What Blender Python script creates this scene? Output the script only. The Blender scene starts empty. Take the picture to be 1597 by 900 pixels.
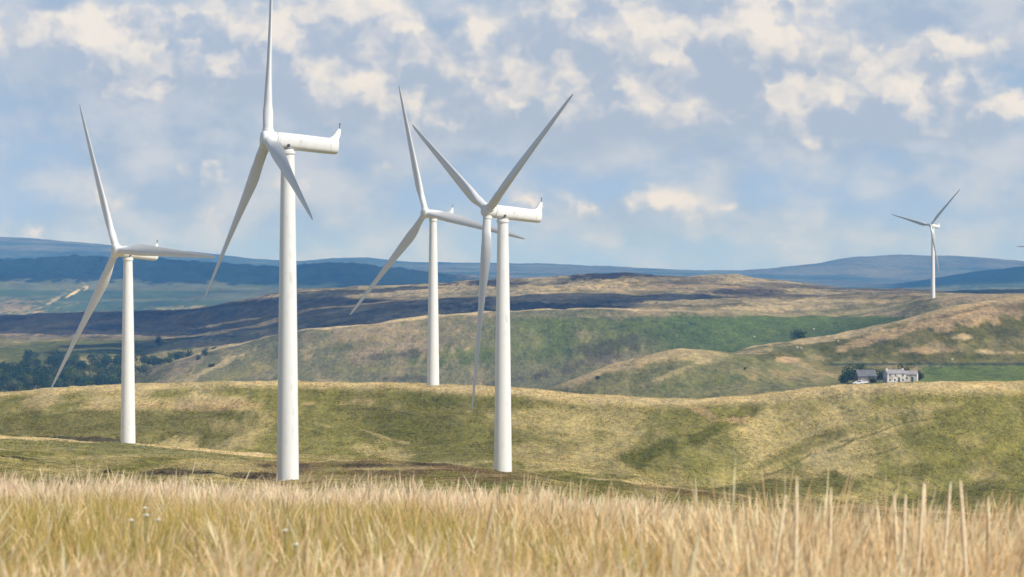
import bpy, bmesh, math, random
import numpy as np
from mathutils import Vector, Matrix

SC = bpy.context.scene
COL = SC.collection
F = 7000.0; CX = 798.5; HY = 440.0        # focal length, centre column and horizon row in photo pixels
R = math.radians
rng = np.random.default_rng(7)
random.seed(7)

# ------------------------------------------------------------------ camera
cam = bpy.data.cameras.new('camera')
cam.sensor_width = 36.0
cam.lens = 36.0 * F / 1597.0
cam.shift_y = -10.0 / 1597.0
cam.clip_start = 0.5; cam.clip_end = 60000.0
cam.dof.use_dof = True
cam.dof.focus_distance = 600.0
cam.dof.aperture_fstop = 10.0
camo = bpy.data.objects.new('camera', cam)
camo.location = (0, 0, 0); camo.rotation_euler = (R(90), 0, 0)
COL.objects.link(camo)
SC.camera = camo

# ------------------------------------------------------------------ sun, exposure
SUN_AZ = 125.0     # clockwise from +Y (view direction): right and behind the camera
SUN_EL = 41.0
to_sun = Vector((math.sin(R(SUN_AZ)) * math.cos(R(SUN_EL)), math.cos(R(SUN_AZ)) * math.cos(R(SUN_EL)), math.sin(R(SUN_EL))))
sl = bpy.data.lights.new('sun', 'SUN'); sl.energy = 5.0; sl.angle = R(0.53); sl.color = (1.0, 0.945, 0.86)
so = bpy.data.objects.new('sun', sl); so.rotation_euler = to_sun.to_track_quat('Z', 'Y').to_euler(); so.location = to_sun * 800
COL.objects.link(so)
SC.view_settings.view_transform = 'Standard'
SC.view_settings.look = 'None'
SC.view_settings.exposure = 0.0
SC.view_settings.gamma = 1.0
SC.view_settings.use_curve_mapping = False
SC.cycles.use_denoising = True
SC.cycles.denoiser = 'OPENIMAGEDENOISE'
SC.cycles.max_bounces = 5
SC.cycles.diffuse_bounces = 3
SC.cycles.volume_bounces = 1
SC.cycles.transmission_bounces = 3
SC.cycles.use_adaptive_sampling = False
SC.cycles.sample_clamp_indirect = 4.0
HAZE_DENSITY = 6.5e-5
HAZE_COLOR = (0.11, 0.37, 1.0)

# ------------------------------------------------------------------ node helper
class NT:
    def __init__(s, tree): s.t = tree; s.n = tree.nodes; s.l = tree.links
    def node(s, typ, **kw):
        n = s.n.new(typ)
        for k, v in kw.items(): setattr(n, k, v)
        return n
    def put(s, sock, v):
        if isinstance(v, bpy.types.NodeSocket): s.l.new(v, sock)
        else: sock.default_value = v
    def m(s, op, a, b=None, c=None, clamp=False):
        n = s.node('ShaderNodeMath', operation=op, use_clamp=clamp)
        s.put(n.inputs[0], a)
        if b is not None: s.put(n.inputs[1], b)
        if c is not None: s.put(n.inputs[2], c)
        return n.outputs[0]
    def v(s, op, a, b=None, c=None, out=0):
        n = s.node('ShaderNodeVectorMath', operation=op)
        s.put(n.inputs[0], a)
        if b is not None: s.put(n.inputs[1], b)
        if c is not None: s.put(n.inputs[2], c)
        return n.outputs[out]
    def xyz(s, x, y, z):
        n = s.node('ShaderNodeCombineXYZ')
        s.put(n.inputs[0], x); s.put(n.inputs[1], y); s.put(n.inputs[2], z)
        return n.outputs[0]
    def noise(s, vec, scale, detail=4, rough=0.55, dist=0.0, lac=2.0):
        n = s.node('ShaderNodeTexNoise', noise_dimensions='3D')
        s.put(n.inputs['Vector'], vec)
        n.inputs['Scale'].default_value = scale; n.inputs['Detail'].default_value = detail
        n.inputs['Roughness'].default_value = rough; n.inputs['Distortion'].default_value = dist
        n.inputs['Lacunarity'].default_value = lac
        return n.outputs[0]
    def mix(s, fac, a, b, blend='MIX'):
        n = s.node('ShaderNodeMix', data_type='RGBA', blend_type=blend)
        s.put(n.inputs[0], fac)
        s.put(n.inputs[6], a if isinstance(a, bpy.types.NodeSocket) else (*a, 1.0))
        s.put(n.inputs[7], b if isinstance(b, bpy.types.NodeSocket) else (*b, 1.0))
        return n.outputs[2]
    def ss(s, x, lo, hi, a=0.0, b=1.0):
        n = s.node('ShaderNodeMapRange', interpolation_type='SMOOTHSTEP')
        s.put(n.inputs[0], x); s.put(n.inputs[1], lo); s.put(n.inputs[2], hi)
        s.put(n.inputs[3], a); s.put(n.inputs[4], b)
        return n.outputs[0]

def srgb(r, g, b):
    f = lambda c: (c / 255 / 12.92) if c / 255 <= 0.04045 else ((c / 255 + 0.055) / 1.055) ** 2.4
    return (f(r), f(g), f(b))

# ------------------------------------------------------------------ world: Nishita sky with broken cumulus
world = bpy.data.worlds.new('World'); SC.world = world
world.use_nodes = True
world.cycles.sampling_method = 'MANUAL'; world.cycles.sample_map_resolution = 512
W = NT(world.node_tree); W.n.clear()
SKY_STRENGTH = 0.065
sky = W.node('ShaderNodeTexSky', sky_type='NISHITA', sun_disc=False)
sky.sun_elevation = R(SUN_EL); sky.sun_rotation = R(SUN_AZ)
sky.altitude = 300; sky.air_density = 1.0; sky.dust_density = 0.6; sky.ozone_density = 2.0
dirv = W.node('ShaderNodeTexCoord').outputs['Generated']
sp = W.node('ShaderNodeSeparateXYZ'); W.l.new(dirv, sp.inputs[0])
az = W.m('ARCTAN2', sp.outputs[0], sp.outputs[1])
el = W.m('ARCSINE', sp.outputs[2])
# chart of the sky by azimuth / elevation in 1/7000 rad (one unit = one hundred)
A = W.m('MULTIPLY', az, 70.0)
Eel = W.m('MULTIPLY', el, 70.0)
chart = W.xyz(A, Eel, 0.0)
# slow warp so that cloud outlines billow
wn = W.node('ShaderNodeTexNoise'); W.put(wn.inputs['Vector'], chart); wn.inputs['Scale'].default_value = 1.3; wn.inputs['Detail'].default_value = 2.0; wn.inputs['Roughness'].default_value = 0.5
warp = W.v('MULTIPLY', W.v('SUBTRACT', wn.outputs['Color'], (0.5, 0.5, 0.5)), (1.1, 0.7, 0.0))
wchart = W.v('ADD', chart, warp)
P = lambda px, y: ((px - CX) / 100.0, (HY - y) / 100.0)
def blobs(lst, base, k_=1.0, shade=False):
    """sum of soft lumps; with shade=True also the height inside the lumps (top +, base -)"""
    acc = base; sh = 0.0; sm = 0.02
    for px, y, rx, ry, w in lst:
        c = P(px, y)
        k = (100.0 / (rx * k_), 100.0 / (ry * k_), 0.0)
        d = W.v('MULTIPLY_ADD', wchart, k, (-c[0] * k[0], -c[1] * k[1], 0.0))
        g = W.m('MULTIPLY', W.m('POWER', 0.3679, W.v('DOT_PRODUCT', d, d, out=1)), w)
        acc = W.m('ADD', g, acc)
        if shade:
            hgt = W.v('DOT_PRODUCT', d, (0.40, 0.92, 0.0), out=1)
            sh = W.m('MULTIPLY_ADD', g, hgt, sh); sm = W.m('ADD', g, sm)
    return (acc, W.m('DIVIDE', sh, sm)) if shade else acc
def voro(vec, scale):
    n = W.node('ShaderNodeTexVoronoi', feature='SMOOTH_F1', voronoi_dimensions='2D')
    W.put(n.inputs['Vector'], vec); n.inputs['Scale'].default_value = scale; n.inputs['Smoothness'].default_value = 0.35
    n.inputs['Detail'].default_value = 2.0; n.inputs['Roughness'].default_value = 0.5; n.inputs['Lacunarity'].default_value = 2.3
    return n.outputs['Distance']
fw = W.node('ShaderNodeTexNoise'); W.put(fw.inputs['Vector'], chart); fw.inputs['Scale'].default_value = 3.2; fw.inputs['Detail'].default_value = 4
pchart = W.v('ADD', W.v('MULTIPLY', chart, (0.85, 1.0, 0.0)), W.v('MULTIPLY', W.v('SUBTRACT', fw.outputs['Color'], (0.5, 0.5, 0.5)), (0.55, 0.46, 0.0)))
puff = W.m('SUBTRACT', 0.55, voro(pchart, 0.85))
puff_sun = W.m('SUBTRACT', 0.55, voro(W.v('ADD', pchart, (0.18, 0.30, 0.0)), 0.85))
n_big = W.noise(W.v('MULTIPLY', chart, (0.62, 1.0, 1.0)), 0.55, 3, 0.5)
n_mid = W.noise(W.v('MULTIPLY', chart, (0.65, 1.0, 1.0)), 1.15, 6, 0.52)
n_fin = W.noise(W.v('MULTIPLY', chart, (0.85, 1.0, 1.0)), 5.0, 5, 0.62)
grey_blobs = [  # px, y, rx, ry, weight : thin blue-grey veils and cloud bases
    (690, 20, 190, 34, 1.1), (745, 78, 75, 32, 0.6), (110, 60, 210, 70, 0.45), (300, 130, 150, 60, 0.5), (220, 230, 220, 60, 0.45),
    (760, 165, 230, 60, 0.8), (900, 215, 260, 30, 0.6), (1080, 110, 170, 110, 0.7), (1400, 190, 230, 50, 0.6), (1330, 95, 200, 40, 0.65),
    (1460, 25, 250, 45, 0.75), (560, 120, 200, 100, 0.6), (980, 345, 190, 32, 0.5), (260, 330, 170, 60, 0.45), (1500, 290, 260, 70, 0.25),
    (60, 380, 180, 40, 0.4), (540, 300, 120, 60, 0.2), (60, 20, 140, 30, 0.4), (380, 20, 120, 40, 0.4), (1200, 370, 260, 40, 0.25)]
white_blobs = [  # sunlit cumulus heads, grouped in banks
    (150, 92, 120, 50, 0.80), (205, 62, 60, 40, 0.55), (330, 128, 95, 34, 0.48), (400, 85, 60, 40, 0.35),
    (500, 82, 95, 60, 0.80), (575, 140, 95, 50, 0.80), (640, 85, 70, 40, 0.70), (520, 10, 52, 26, 0.85), (545, 60, 60, 40, 0.35),
    (905, 85, 80, 62, 1.00), (850, 70, 60, 34, 0.55), (755, 150, 150, 42, 0.62), (690, 185, 120, 24, 0.35), (850, 8, 110, 22, 0.45),
    (1065, 28, 95, 52, 0.80), (1100, 130, 85, 52, 0.72), (1150, 90, 90, 60, 0.50), (1030, 198, 140, 32, 0.62), (985, 165, 80, 40, 0.45),
    (1320, 148, 75, 36, 0.90), (1290, 200, 60, 24, 0.45), (1228, 194, 42, 30, 0.62), (1500, 180, 100, 38, 0.85), (1420, 185, 75, 34, 0.60), (1335, 88, 120, 30, 0.52), (1565, 95, 75, 32, 0.50), (1440, 60, 120, 24, 0.30),
    (240, 212, 110, 26, 0.30), (310, 322, 90, 42, 0.44), (200, 300, 70, 26, 0.34), (595, 245, 70, 26, 0.40), (900, 322, 80, 28, 0.46), (1030, 340, 120, 30, 0.46), (910, 236, 56, 14, 0.40),
    (25, 356, 75, 24, 0.42), (30, 30, 80, 30, 0.35), (1200, 0, 90, 12, 0.5), (1380, 0, 80, 12, 0.5)]
far_az = W.ss(W.m('ABSOLUTE', A), 9.0, 12.0)
high = W.ss(Eel, 4.8, 7.0)
outside = W.m('MAXIMUM', far_az, high)
# elsewhere in the sky: the same broken cloud from noise only
wide = W.noise(dirv, 5.0, 6, 0.6)
cover_out = W.m('MULTIPLY', outside, W.ss(wide, 0.50, 0.68, 0.0, 0.45))
g_field = W.m('ADD', blobs(grey_blobs, W.m('MULTIPLY_ADD', W.m('SUBTRACT', n_big, 0.5), 1.1, 0.08), 1.1), W.m('MULTIPLY', W.m('SUBTRACT', n_mid, 0.5), 1.5))
w_sum, w_h = blobs(white_blobs, W.m('MULTIPLY', W.m('SUBTRACT', n_big, 0.55), 0.35), 1.40, True)
w_field = W.m('ADD', W.m('ADD', w_sum, W.m('MULTIPLY', puff, 0.50)), W.m('ADD', W.m('MULTIPLY', W.m('SUBTRACT', n_mid, 0.5), 0.55), W.m('MULTIPLY', W.m('SUBTRACT', n_fin, 0.5), 0.30)))
relief = W.m('MULTIPLY', W.m('SUBTRACT', puff, puff_sun), 1.0)
# sunlit fraction: high in the head, on the sunny side of each billow, thick rather than wispy
lit = W.m('ADD', W.m('MULTIPLY_ADD', w_h, 0.50, 0.34), W.m('ADD', relief, W.m('MULTIPLY', W.m('SUBTRACT', n_mid, 0.5), 1.1)))
lit = W.ss(lit, 0.05, 1.0)
K = 1.0 / SKY_STRENGTH
sc_ = lambda c, k=1.0: tuple(x * K * k for x in c)
haze_sky = W.mix(W.ss(Eel, -0.5, 4.5), sc_(srgb(172, 198, 246)), sc_(srgb(148, 181, 217)))
base = W.mix(W.m('SUBTRACT', 0.9, W.m('MULTIPLY', high, 0.9)), sky.outputs[0], haze_sky)
grey_c = W.mix(W.ss(n_mid, 0.35, 0.65), sc_(srgb(166, 183, 207)), sc_(srgb(204, 209, 219)))
ga = W.m('MAXIMUM', W.m('MULTIPLY', W.ss(g_field, -0.3, 0.6), 0.92), cover_out)
c1 = W.mix(ga, base, grey_c)
under = W.mix(W.ss(W.m('MULTIPLY_ADD', n_fin, 0.5, W.m('MULTIPLY', puff, 0.7)), 0.15, 0.65), sc_(srgb(174, 187, 208)), sc_(srgb(205, 209, 218)))
white_c = W.mix(lit, under, sc_(srgb(240, 233, 225)))
edge = W.m('MULTIPLY_ADD', lit, -0.30, 0.72)          # crisp tops, soft bases
wa = W.m('MULTIPLY', W.ss(w_field, 0.16, W.m('ADD', 0.16, edge)), W.m('SUBTRACT', 1.0, W.m('MULTIPLY', outside, 0.6)))
c2 = W.mix(wa, c1, white_c)
bg = W.node('ShaderNodeBackground'); bg.inputs[1].default_value = SKY_STRENGTH
W.l.new(c2, bg.inputs[0])
wo = W.node('ShaderNodeOutputWorld'); W.l.new(bg.outputs[0], wo.inputs[0])

# ------------------------------------------------------------------ small helpers
def tag(o, label=None, cat=None, group=None, kind=None):
    if label: o['label'] = label
    if cat: o['category'] = cat
    if group: o['group'] = group
    if kind: o['kind'] = kind
    return o
def empty(name, loc=(0, 0, 0), rz=0.0):
    o = bpy.data.objects.new(name, None); o.empty_display_size = 0.5
    o.location = loc; o.rotation_euler = (0, 0, rz); COL.objects.link(o); return o
def link_mesh(name, me, mat=None, parent=None, loc=None):
    if mat and not me.materials: me.materials.append(mat)
    o = bpy.data.objects.new(name, me); COL.objects.link(o)
    if parent: o.parent = parent
    if loc: o.location = loc
    return o
def bm_obj(name, bm, mat, parent=None, smooth=True, angle=None):
    me = bpy.data.meshes.new(name)
    bmesh.ops.recalc_face_normals(bm, faces=bm.faces)
    bm.to_mesh(me); bm.free()
    for p in me.polygons: p.use_smooth = smooth
    if smooth and angle is not None: me.set_sharp_from_angle(angle=angle)
    return link_mesh(name, me, mat, parent)
def np_mesh(name, verts, faces, color=None, smooth=False):
    """verts (N,3), faces (M,k) of one size; color (N,3) -> point attribute 'cover'"""
    me = bpy.data.meshes.new(name)
    n, (m, k) = len(verts), faces.shape
    me.vertices.add(n); me.vertices.foreach_set('co', np.ascontiguousarray(verts, np.float32).ravel())
    me.loops.add(m * k); me.loops.foreach_set('vertex_index', np.ascontiguousarray(faces, np.int32).ravel())
    me.polygons.add(m); me.polygons.foreach_set('loop_start', np.arange(0, m * k, k, dtype=np.int32))
    me.polygons.foreach_set('loop_total', np.full(m, k, np.int32))
    if smooth: me.polygons.foreach_set('use_smooth', np.ones(m, bool))
    me.update(calc_edges=True)
    if color is not None:
        a = me.attributes.new('cover', 'FLOAT_COLOR', 'POINT')
        c = np.ones((n, 4), np.float32); c[:, :3] = color
        a.data.foreach_set('color', c.ravel())
    return me

def hash2(ix, iy, seed):
    h = (ix.astype(np.int64) * 374761393 + iy.astype(np.int64) * 668265263 + seed * 1442695041) & 0xFFFFFFFF
    h = ((h ^ (h >> 13)) * 1274126177) & 0xFFFFFFFF
    h = ((h ^ (h >> 16)) * 2246822519) & 0xFFFFFFFF
    return ((h ^ (h >> 15)) & 0xFFFFFF) / float(0xFFFFFF)
def vnoise(x, y, seed):
    ix = np.floor(x); iy = np.floor(y); fx = x - ix; fy = y - iy
    fx = fx * fx * fx * (fx * (fx * 6 - 15) + 10); fy = fy * fy * fy * (fy * (fy * 6 - 15) + 10)
    a = hash2(ix, iy, seed); b = hash2(ix + 1, iy, seed); c = hash2(ix, iy + 1, seed); d = hash2(ix + 1, iy + 1, seed)
    return (a * (1 - fx) + b * fx) * (1 - fy) + (c * (1 - fx) + d * fx) * fy
def fbm(x, y, seed, octaves=4, gain=0.5):
    s = 0; a = 1.0; t = 0
    for o in range(octaves):
        ang = 0.6 * o + 0.3
        xr = x * math.cos(ang) - y * math.sin(ang); yr = x * math.sin(ang) + y * math.cos(ang)
        s = s + a * vnoise(xr * 2 ** o, yr * 2 ** o, seed + o * 17); t += a; a *= gain
    return s / t          # 0..1
def sst(x, lo, hi):
    t = np.clip((x - lo) / (hi - lo), 0, 1); return t * t * (3 - 2 * t)

# ------------------------------------------------------------------ materials
def principled(name, color, rough=0.5, metallic=0.0, noise=None):
    m = bpy.data.materials.new(name); m.use_nodes = True
    t = NT(m.node_tree); b = t.n['Principled BSDF']
    b.inputs['Roughness'].default_value = rough; b.inputs['Metallic'].default_value = metallic
    if noise:
        scale, c2, lo, hi = noise
        co = t.node('ShaderNodeTexCoord').outputs['Object']
        f = t.ss(t.noise(co, scale, 5, 0.6), lo, hi)
        t.l.new(t.mix(f, color, c2), b.inputs['Base Color'])
    else: b.inputs['Base Color'].default_value = (*color, 1)
    return m

ANISO = 0.22     # plants follow the contours and gullies that run down the slopes
def land_material(name, s_big, s_mid, s_fine, var=0.35, bump=0.3, bscale=1.0, fine=1.2):
    """short upland vegetation: colour of the plant cover from the mesh, broken up at three scales"""
    m = bpy.data.materials.new(name); m.use_nodes = True
    t = NT(m.node_tree); b = t.n['Principled BSDF']
    b.inputs['Roughness'].default_value = 0.95; b.inputs['Specular IOR Level'].default_value = 0.05
    at = t.node('ShaderNodeAttribute', attribute_name='cover').outputs['Color']
    co = t.v('MULTIPLY', t.node('ShaderNodeTexCoord').outputs['Object'], (1.0, ANISO, 1.0))
    a = t.noise(co, s_big, 5, 0.6); c = t.noise(co, s_mid, 4, 0.65); d = t.noise(co, s_fine, 3, 0.7)
    k = t.m('ADD', t.m('MULTIPLY_ADD', t.m('SUBTRACT', a, 0.5), 1.3, 1.0), t.m('ADD', t.m('MULTIPLY', t.m('SUBTRACT', c, 0.5), 1.5), t.m('MULTIPLY', t.m('SUBTRACT', d, 0.5), fine)))
    k = t.m('MULTIPLY_ADD', t.m('SUBTRACT', k, 1.0), var * 2.2, 1.0)
    k = t.m('MAXIMUM', k, 0.25)
    kv = t.xyz(t.m('POWER', k, 1.15), k, t.m('POWER', k, 0.8))
    mul = t.v('MULTIPLY', at, kv)
    t.l.new(mul, b.inputs['Base Color'])
    bp = t.node('ShaderNodeBump'); bp.inputs['Strength'].default_value = 0.7; bp.inputs['Distance'].default_value = bump
    hgt = t.m('ADD', t.noise(co, bscale, 4, 0.65), t.m('MULTIPLY', c, 1.5))
    t.l.new(hgt, bp.inputs['Height']); t.l.new(bp.outputs[0], b.inputs['Normal'])
    return m

def leaf_material(name, trans=0.35, use_attr=True, color=(0.04, 0.07, 0.02), var=0.0):
    m = bpy.data.materials.new(name); m.use_nodes = True
    t = NT(m.node_tree); t.n.clear()
    out = t.node('ShaderNodeOutputMaterial')
    if use_attr: c = t.node('ShaderNodeAttribute', attribute_name='cover').outputs['Color']
    else:
        co = t.node('ShaderNodeTexCoord').outputs['Object']
        f = t.noise(co, 0.55, 3, 0.6)
        c = t.mix(t.ss(f, 0.3, 0.7), tuple(x * (1 - var) for x in color), tuple(x * (1 + var) for x in color))
    d = t.node('ShaderNodeBsdfDiffuse'); tr = t.node('ShaderNodeBsdfTranslucent')
    t.put(d.inputs[0], c if isinstance(c, bpy.types.NodeSocket) else (*c, 1)); t.put(tr.inputs[0], c if isinstance(c, bpy.types.NodeSocket) else (*c, 1))
    mx = t.node('ShaderNodeMixShader'); mx.inputs[0].default_value = trans
    t.l.new(d.outputs[0], mx.inputs[1]); t.l.new(tr.outputs[0], mx.inputs[2]); t.l.new(mx.outputs[0], out.inputs[0])
    return m

M_NEAR = land_material('straw_litter', 0.8, 6.0, 40.0, 0.3, 0.02, 20.0)
M_MID = land_material('moor_grass', 0.035, 0.30, 1.3, 0.36, 0.35, 0.9, 2.4)
M_HILL = land_material('pasture_hill', 0.02, 0.12, 0.45, 0.38, 1.2, 0.3, 2.0)
M_MOOR = land_material('heather_moor', 0.010, 0.06, 0.25, 0.48, 3.0, 0.15, 1.8)
M_FAR = land_material('distant_hill', 0.002, 0.008, 0.03, 0.40, 6.0, 0.02)
M_GRASS = leaf_material('dry_grass', 0.22)
M_TUSS = leaf_material('tussock_leaf', 0.3)
def white_paint():
    m = bpy.data.materials.new('white_paint'); m.use_nodes = True
    t = NT(m.node_tree); b = t.n['Principled BSDF']
    co = t.node('ShaderNodeTexCoord').outputs['Object']
    streak = t.noise(t.v('MULTIPLY', co, (1.6, 1.6, 0.12)), 1.0, 5, 0.65)
    blotch = t.noise(co, 0.7, 5, 0.6)
    f = t.m('MULTIPLY', t.ss(streak, 0.45, 0.75), t.ss(blotch, 0.35, 0.65))
    t.l.new(t.mix(f, (0.73, 0.74, 0.745), (0.54, 0.545, 0.54)), b.inputs['Base Color'])
    b.inputs['Roughness'].default_value = 0.42
    return m
M_WHITE = white_paint()
M_BLADE = principled('blade_gelcoat', (0.64, 0.65, 0.66), 0.38, 0, (0.35, (0.68, 0.68, 0.68), 0.45, 0.75))
M_DARK = principled('dark_rubber', (0.04, 0.04, 0.045), 0.6)
M_CONC = principled('concrete', (0.36, 0.35, 0.32), 0.9, 0, (2.0, (0.24, 0.23, 0.21), 0.4, 0.7))

# ------------------------------------------------------------------ terrain: one continuous height field, cut into named bodies of land
def kn(D, pts):
    """one contour of the land: distance D (number or [(px,D)...]) and picture row along it"""
    return (D, pts)
KNOTS = [
    kn(2, [(0, 440 + 1.70 * 3500)]),
    kn(20, [(0, 1042), (1597, 1042)]),
    kn(46, [(0, 820), (200, 824), (430, 832), (600, 836), (800, 844), (1000, 862), (1200, 888), (1400, 906), (1597, 914)]),
    kn(80, [(0, 960), (800, 985), (1597, 1010)]),
    kn(250, [(0, 850), (800, 860), (1597, 900)]),
    kn(430, [(0, 765), (200, 775), (430, 780), (600, 785), (800, 792), (1000, 805), (1200, 815), (1400, 835), (1597, 850)]),
    kn(520, [(0, 724), (200, 742), (430, 757), (600, 746), (800, 748), (1000, 775), (1200, 800), (1400, 815), (1597, 825)]),
    kn(640, [(0, 703), (200, 712), (430, 722), (470, 721), (600, 716), (700, 721), (780, 736), (900, 745), (1000, 756), (1200, 777), (1400, 797), (1597, 804)]),
    kn(790, [(0, 682), (200, 696), (430, 714), (600, 707), (800, 722), (1000, 742), (1200, 765), (1400, 782), (1597, 790)]),
    kn(850, [(0, 694), (200, 705), (430, 712), (600, 695), (800, 706), (1000, 730), (1200, 745), (1400, 755), (1597, 760)]),
    kn(930, [(0, 642), (200, 642), (430, 638), (600, 640), (800, 650), (1000, 672), (1130, 668), (1200, 674), (1400, 665), (1597, 655)]),
    kn(980, [(0, 617), (100, 608), (200, 603), (300, 599), (430, 596), (560, 597), (700, 601), (850, 612), (1000, 621), (1100, 624), (1180, 618), (1250, 610), (1320, 604), (1430, 598), (1597, 595)]),
    kn(1100, [(0, 650), (200, 640), (430, 632), (800, 645), (1000, 655), (1200, 650), (1597, 635)]),
    kn(1450, [(0, 690), (800, 690), (1000, 690), (1200, 670), (1597, 650)]),
    kn(1720, [(0, 680), (700, 680), (850, 670), (1000, 642), (1200, 616), (1330, 610), (1400, 605), (1597, 603)]),
    kn(1950, [(0, 675), (600, 668), (780, 640), (850, 604), (950, 570), (1060, 546), (1120, 552), (1200, 566), (1300, 582), (1400, 589), (1597, 584)]),
    kn(2260, [(0, 662), (600, 660), (800, 650), (1000, 596), (1100, 562), (1175, 538), (1240, 527), (1300, 518), (1400, 501), (1480, 478), (1540, 466), (1597, 458)]),
    kn(2420, [(0, 616), (200, 626), (400, 642), (800, 650), (1000, 606), (1170, 572), (1300, 556), (1400, 540), (1500, 512), (1597, 498)]),
    kn(2600, [(0, 600), (150, 612), (220, 615), (300, 610), (480, 606), (650, 602), (850, 600), (1000, 574), (1200, 540), (1300, 524), (1400, 492), (1455, 468), (1500, 463), (1597, 461)]),
    kn(2900, [(0, 585), (100, 590), (160, 590), (220, 580), (300, 554), (400, 531), (480, 512), (600, 500), (700, 491), (800, 485), (900, 482), (1000, 484), (1100, 488), (1200, 491), (1300, 491), (1400, 476), (1455, 460), (1500, 460), (1597, 460)]),
    kn(3050, [(0, 568), (150, 573), (220, 570), (300, 562), (400, 548), (480, 530), (600, 520), (700, 508), (800, 500), (900, 492), (1000, 482), (1100, 478), (1200, 475), (1400, 465), (1500, 460), (1597, 460)]),
    kn(3400, [(0, 541), (200, 540), (300, 534), (400, 524), (480, 505), (600, 487), (700, 480), (800, 473), (900, 469), (1000, 466), (1200, 462), (1400, 459), (1500, 460), (1597, 460)]),
    kn(3800, [(0, 517), (100, 516), (200, 519), (300, 521), (400, 505), (480, 480), (600, 468), (700, 462), (800, 458), (900, 451), (1000, 449), (1200, 447), (1400, 455), (1500, 459), (1597, 459)]),
    kn(4200, [(0, 493), (60, 490), (150, 486), (200, 484), (300, 483), (380, 468), (450, 453), (600, 447), (700, 441), (750, 438), (850, 434), (930, 427), (975, 424), (1060, 431), (1100, 428), (1150, 428), (1220, 436), (1300, 446), (1400, 452), (1470, 456), (1530, 450), (1597, 449)]),
    kn(4700, [(0, 512), (380, 490), (600, 466), (800, 452), (1000, 442), (1200, 452), (1400, 466), (1597, 465)]),
    kn(6000, [(0, 496), (400, 490), (700, 470), (1000, 450), (1200, 458), (1597, 470)]),
    kn(6600, [(0, 470), (100, 470), (400, 464), (560, 458), (700, 456), (800, 451), (1000, 446), (1200, 455), (1597, 466)]),
    kn(7600, [(0, 429), (100, 429), (300, 433), (450, 438), (560, 434), (650, 438), (720, 442), (900, 440), (1200, 452), (1597, 460)]),
    kn(8200, [(0, 404), (50, 401), (120, 397), (200, 400), (300, 405), (400, 414), (450, 416), (480, 412), (560, 413), (620, 420), (700, 430), (800, 440), (1000, 448), (1200, 453), (1400, 453), (1597, 450)]),
    kn(9500, [(0, 416), (400, 420), (800, 436), (1000, 440), (1200, 446), (1300, 449), (1400, 447), (1450, 437), (1520, 426), (1597, 418), (1700, 411)]),
    kn(11500, [(0, 402), (200, 406), (400, 418), (700, 424), (1000, 430), (1200, 434), (1400, 440), (1597, 434)]),
    kn(14000, [(0, 369), (60, 373), (130, 379), (200, 386), (300, 395), (400, 405), (470, 408), (520, 403), (570, 402), (640, 409), (750, 410), (850, 412), (950, 417), (1050, 422), (1150, 424), (1200, 419), (1280, 411), (1330, 402), (1400, 399), (1480, 400), (1540, 403), (1597, 407)]),
    kn(16000, [(0, 392), (400, 415), (800, 422), (1200, 428), (1597, 415)]),
    kn(18500, [(0, 439), (1597, 439)]),
]
KD = np.array([k[0] for k in KNOTS], float)
def knot_z(px):
    px = np.asarray(px, float)
    pc = np.clip(px, -150, 1750)
    Z = np.empty((len(px), len(KNOTS)))
    for j, (D, pts) in enumerate(KNOTS):
        xs = [p[0] for p in pts]; ys = [p[1] for p in pts]
        y = np.interp(pc, xs, ys)
        if len(pts) > 1:   # carry the end slopes a little beyond the ends
            y = np.where(pc < xs[0], ys[0] + (ys[1] - ys[0]) / (xs[1] - xs[0]) * (pc - xs[0]) * 0.6, y)
            y = np.where(pc > xs[-1], ys[-1] + (ys[-1] - ys[-2]) / (xs[-1] - xs[-2]) * (pc - xs[-1]) * 0.6, y)
        Z[:, j] = (HY - y) / F * D
    # soften the corners of each contour sideways
    k = np.array([1, 2, 3, 2, 1], float); k /= k.sum()
    Zp = np.pad(Z, ((2, 2), (0, 0)), mode='edge')
    return sum(k[i] * Zp[i:i + len(px)] for i in range(5))
def pchip_cols(Z, T):
    """monotone cubic through the knots of every column, at distances T"""
    x = np.log(KD); t = np.log(T)
    h = np.diff(x); d = np.diff(Z, axis=1) / h
    s = np.zeros_like(Z)
    w1 = 2 * h[1:] + h[:-1]; w2 = h[1:] + 2 * h[:-1]
    a, b = d[:, :-1], d[:, 1:]
    ok = a * b > 0
    with np.errstate(divide='ignore', invalid='ignore'):
        s[:, 1:-1] = np.where(ok, (w1 + w2) / (w1 / np.where(ok, a, 1) + w2 / np.where(ok, b, 1)), 0)
    s[:, 0] = d[:, 0]; s[:, -1] = d[:, -1]
    i = np.clip(np.searchsorted(x, t) - 1, 0, len(h) - 1)
    u = (t - x[i]) / h[i]
    h00 = 2 * u**3 - 3 * u**2 + 1; h10 = u**3 - 2 * u**2 + u; h01 = -2 * u**3 + 3 * u**2; h11 = u**3 - u**2
    return Z[:, i] * h00 + s[:, i] * h10 * h[i] + Z[:, i + 1] * h01 + s[:, i + 1] * h11 * h[i]

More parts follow.
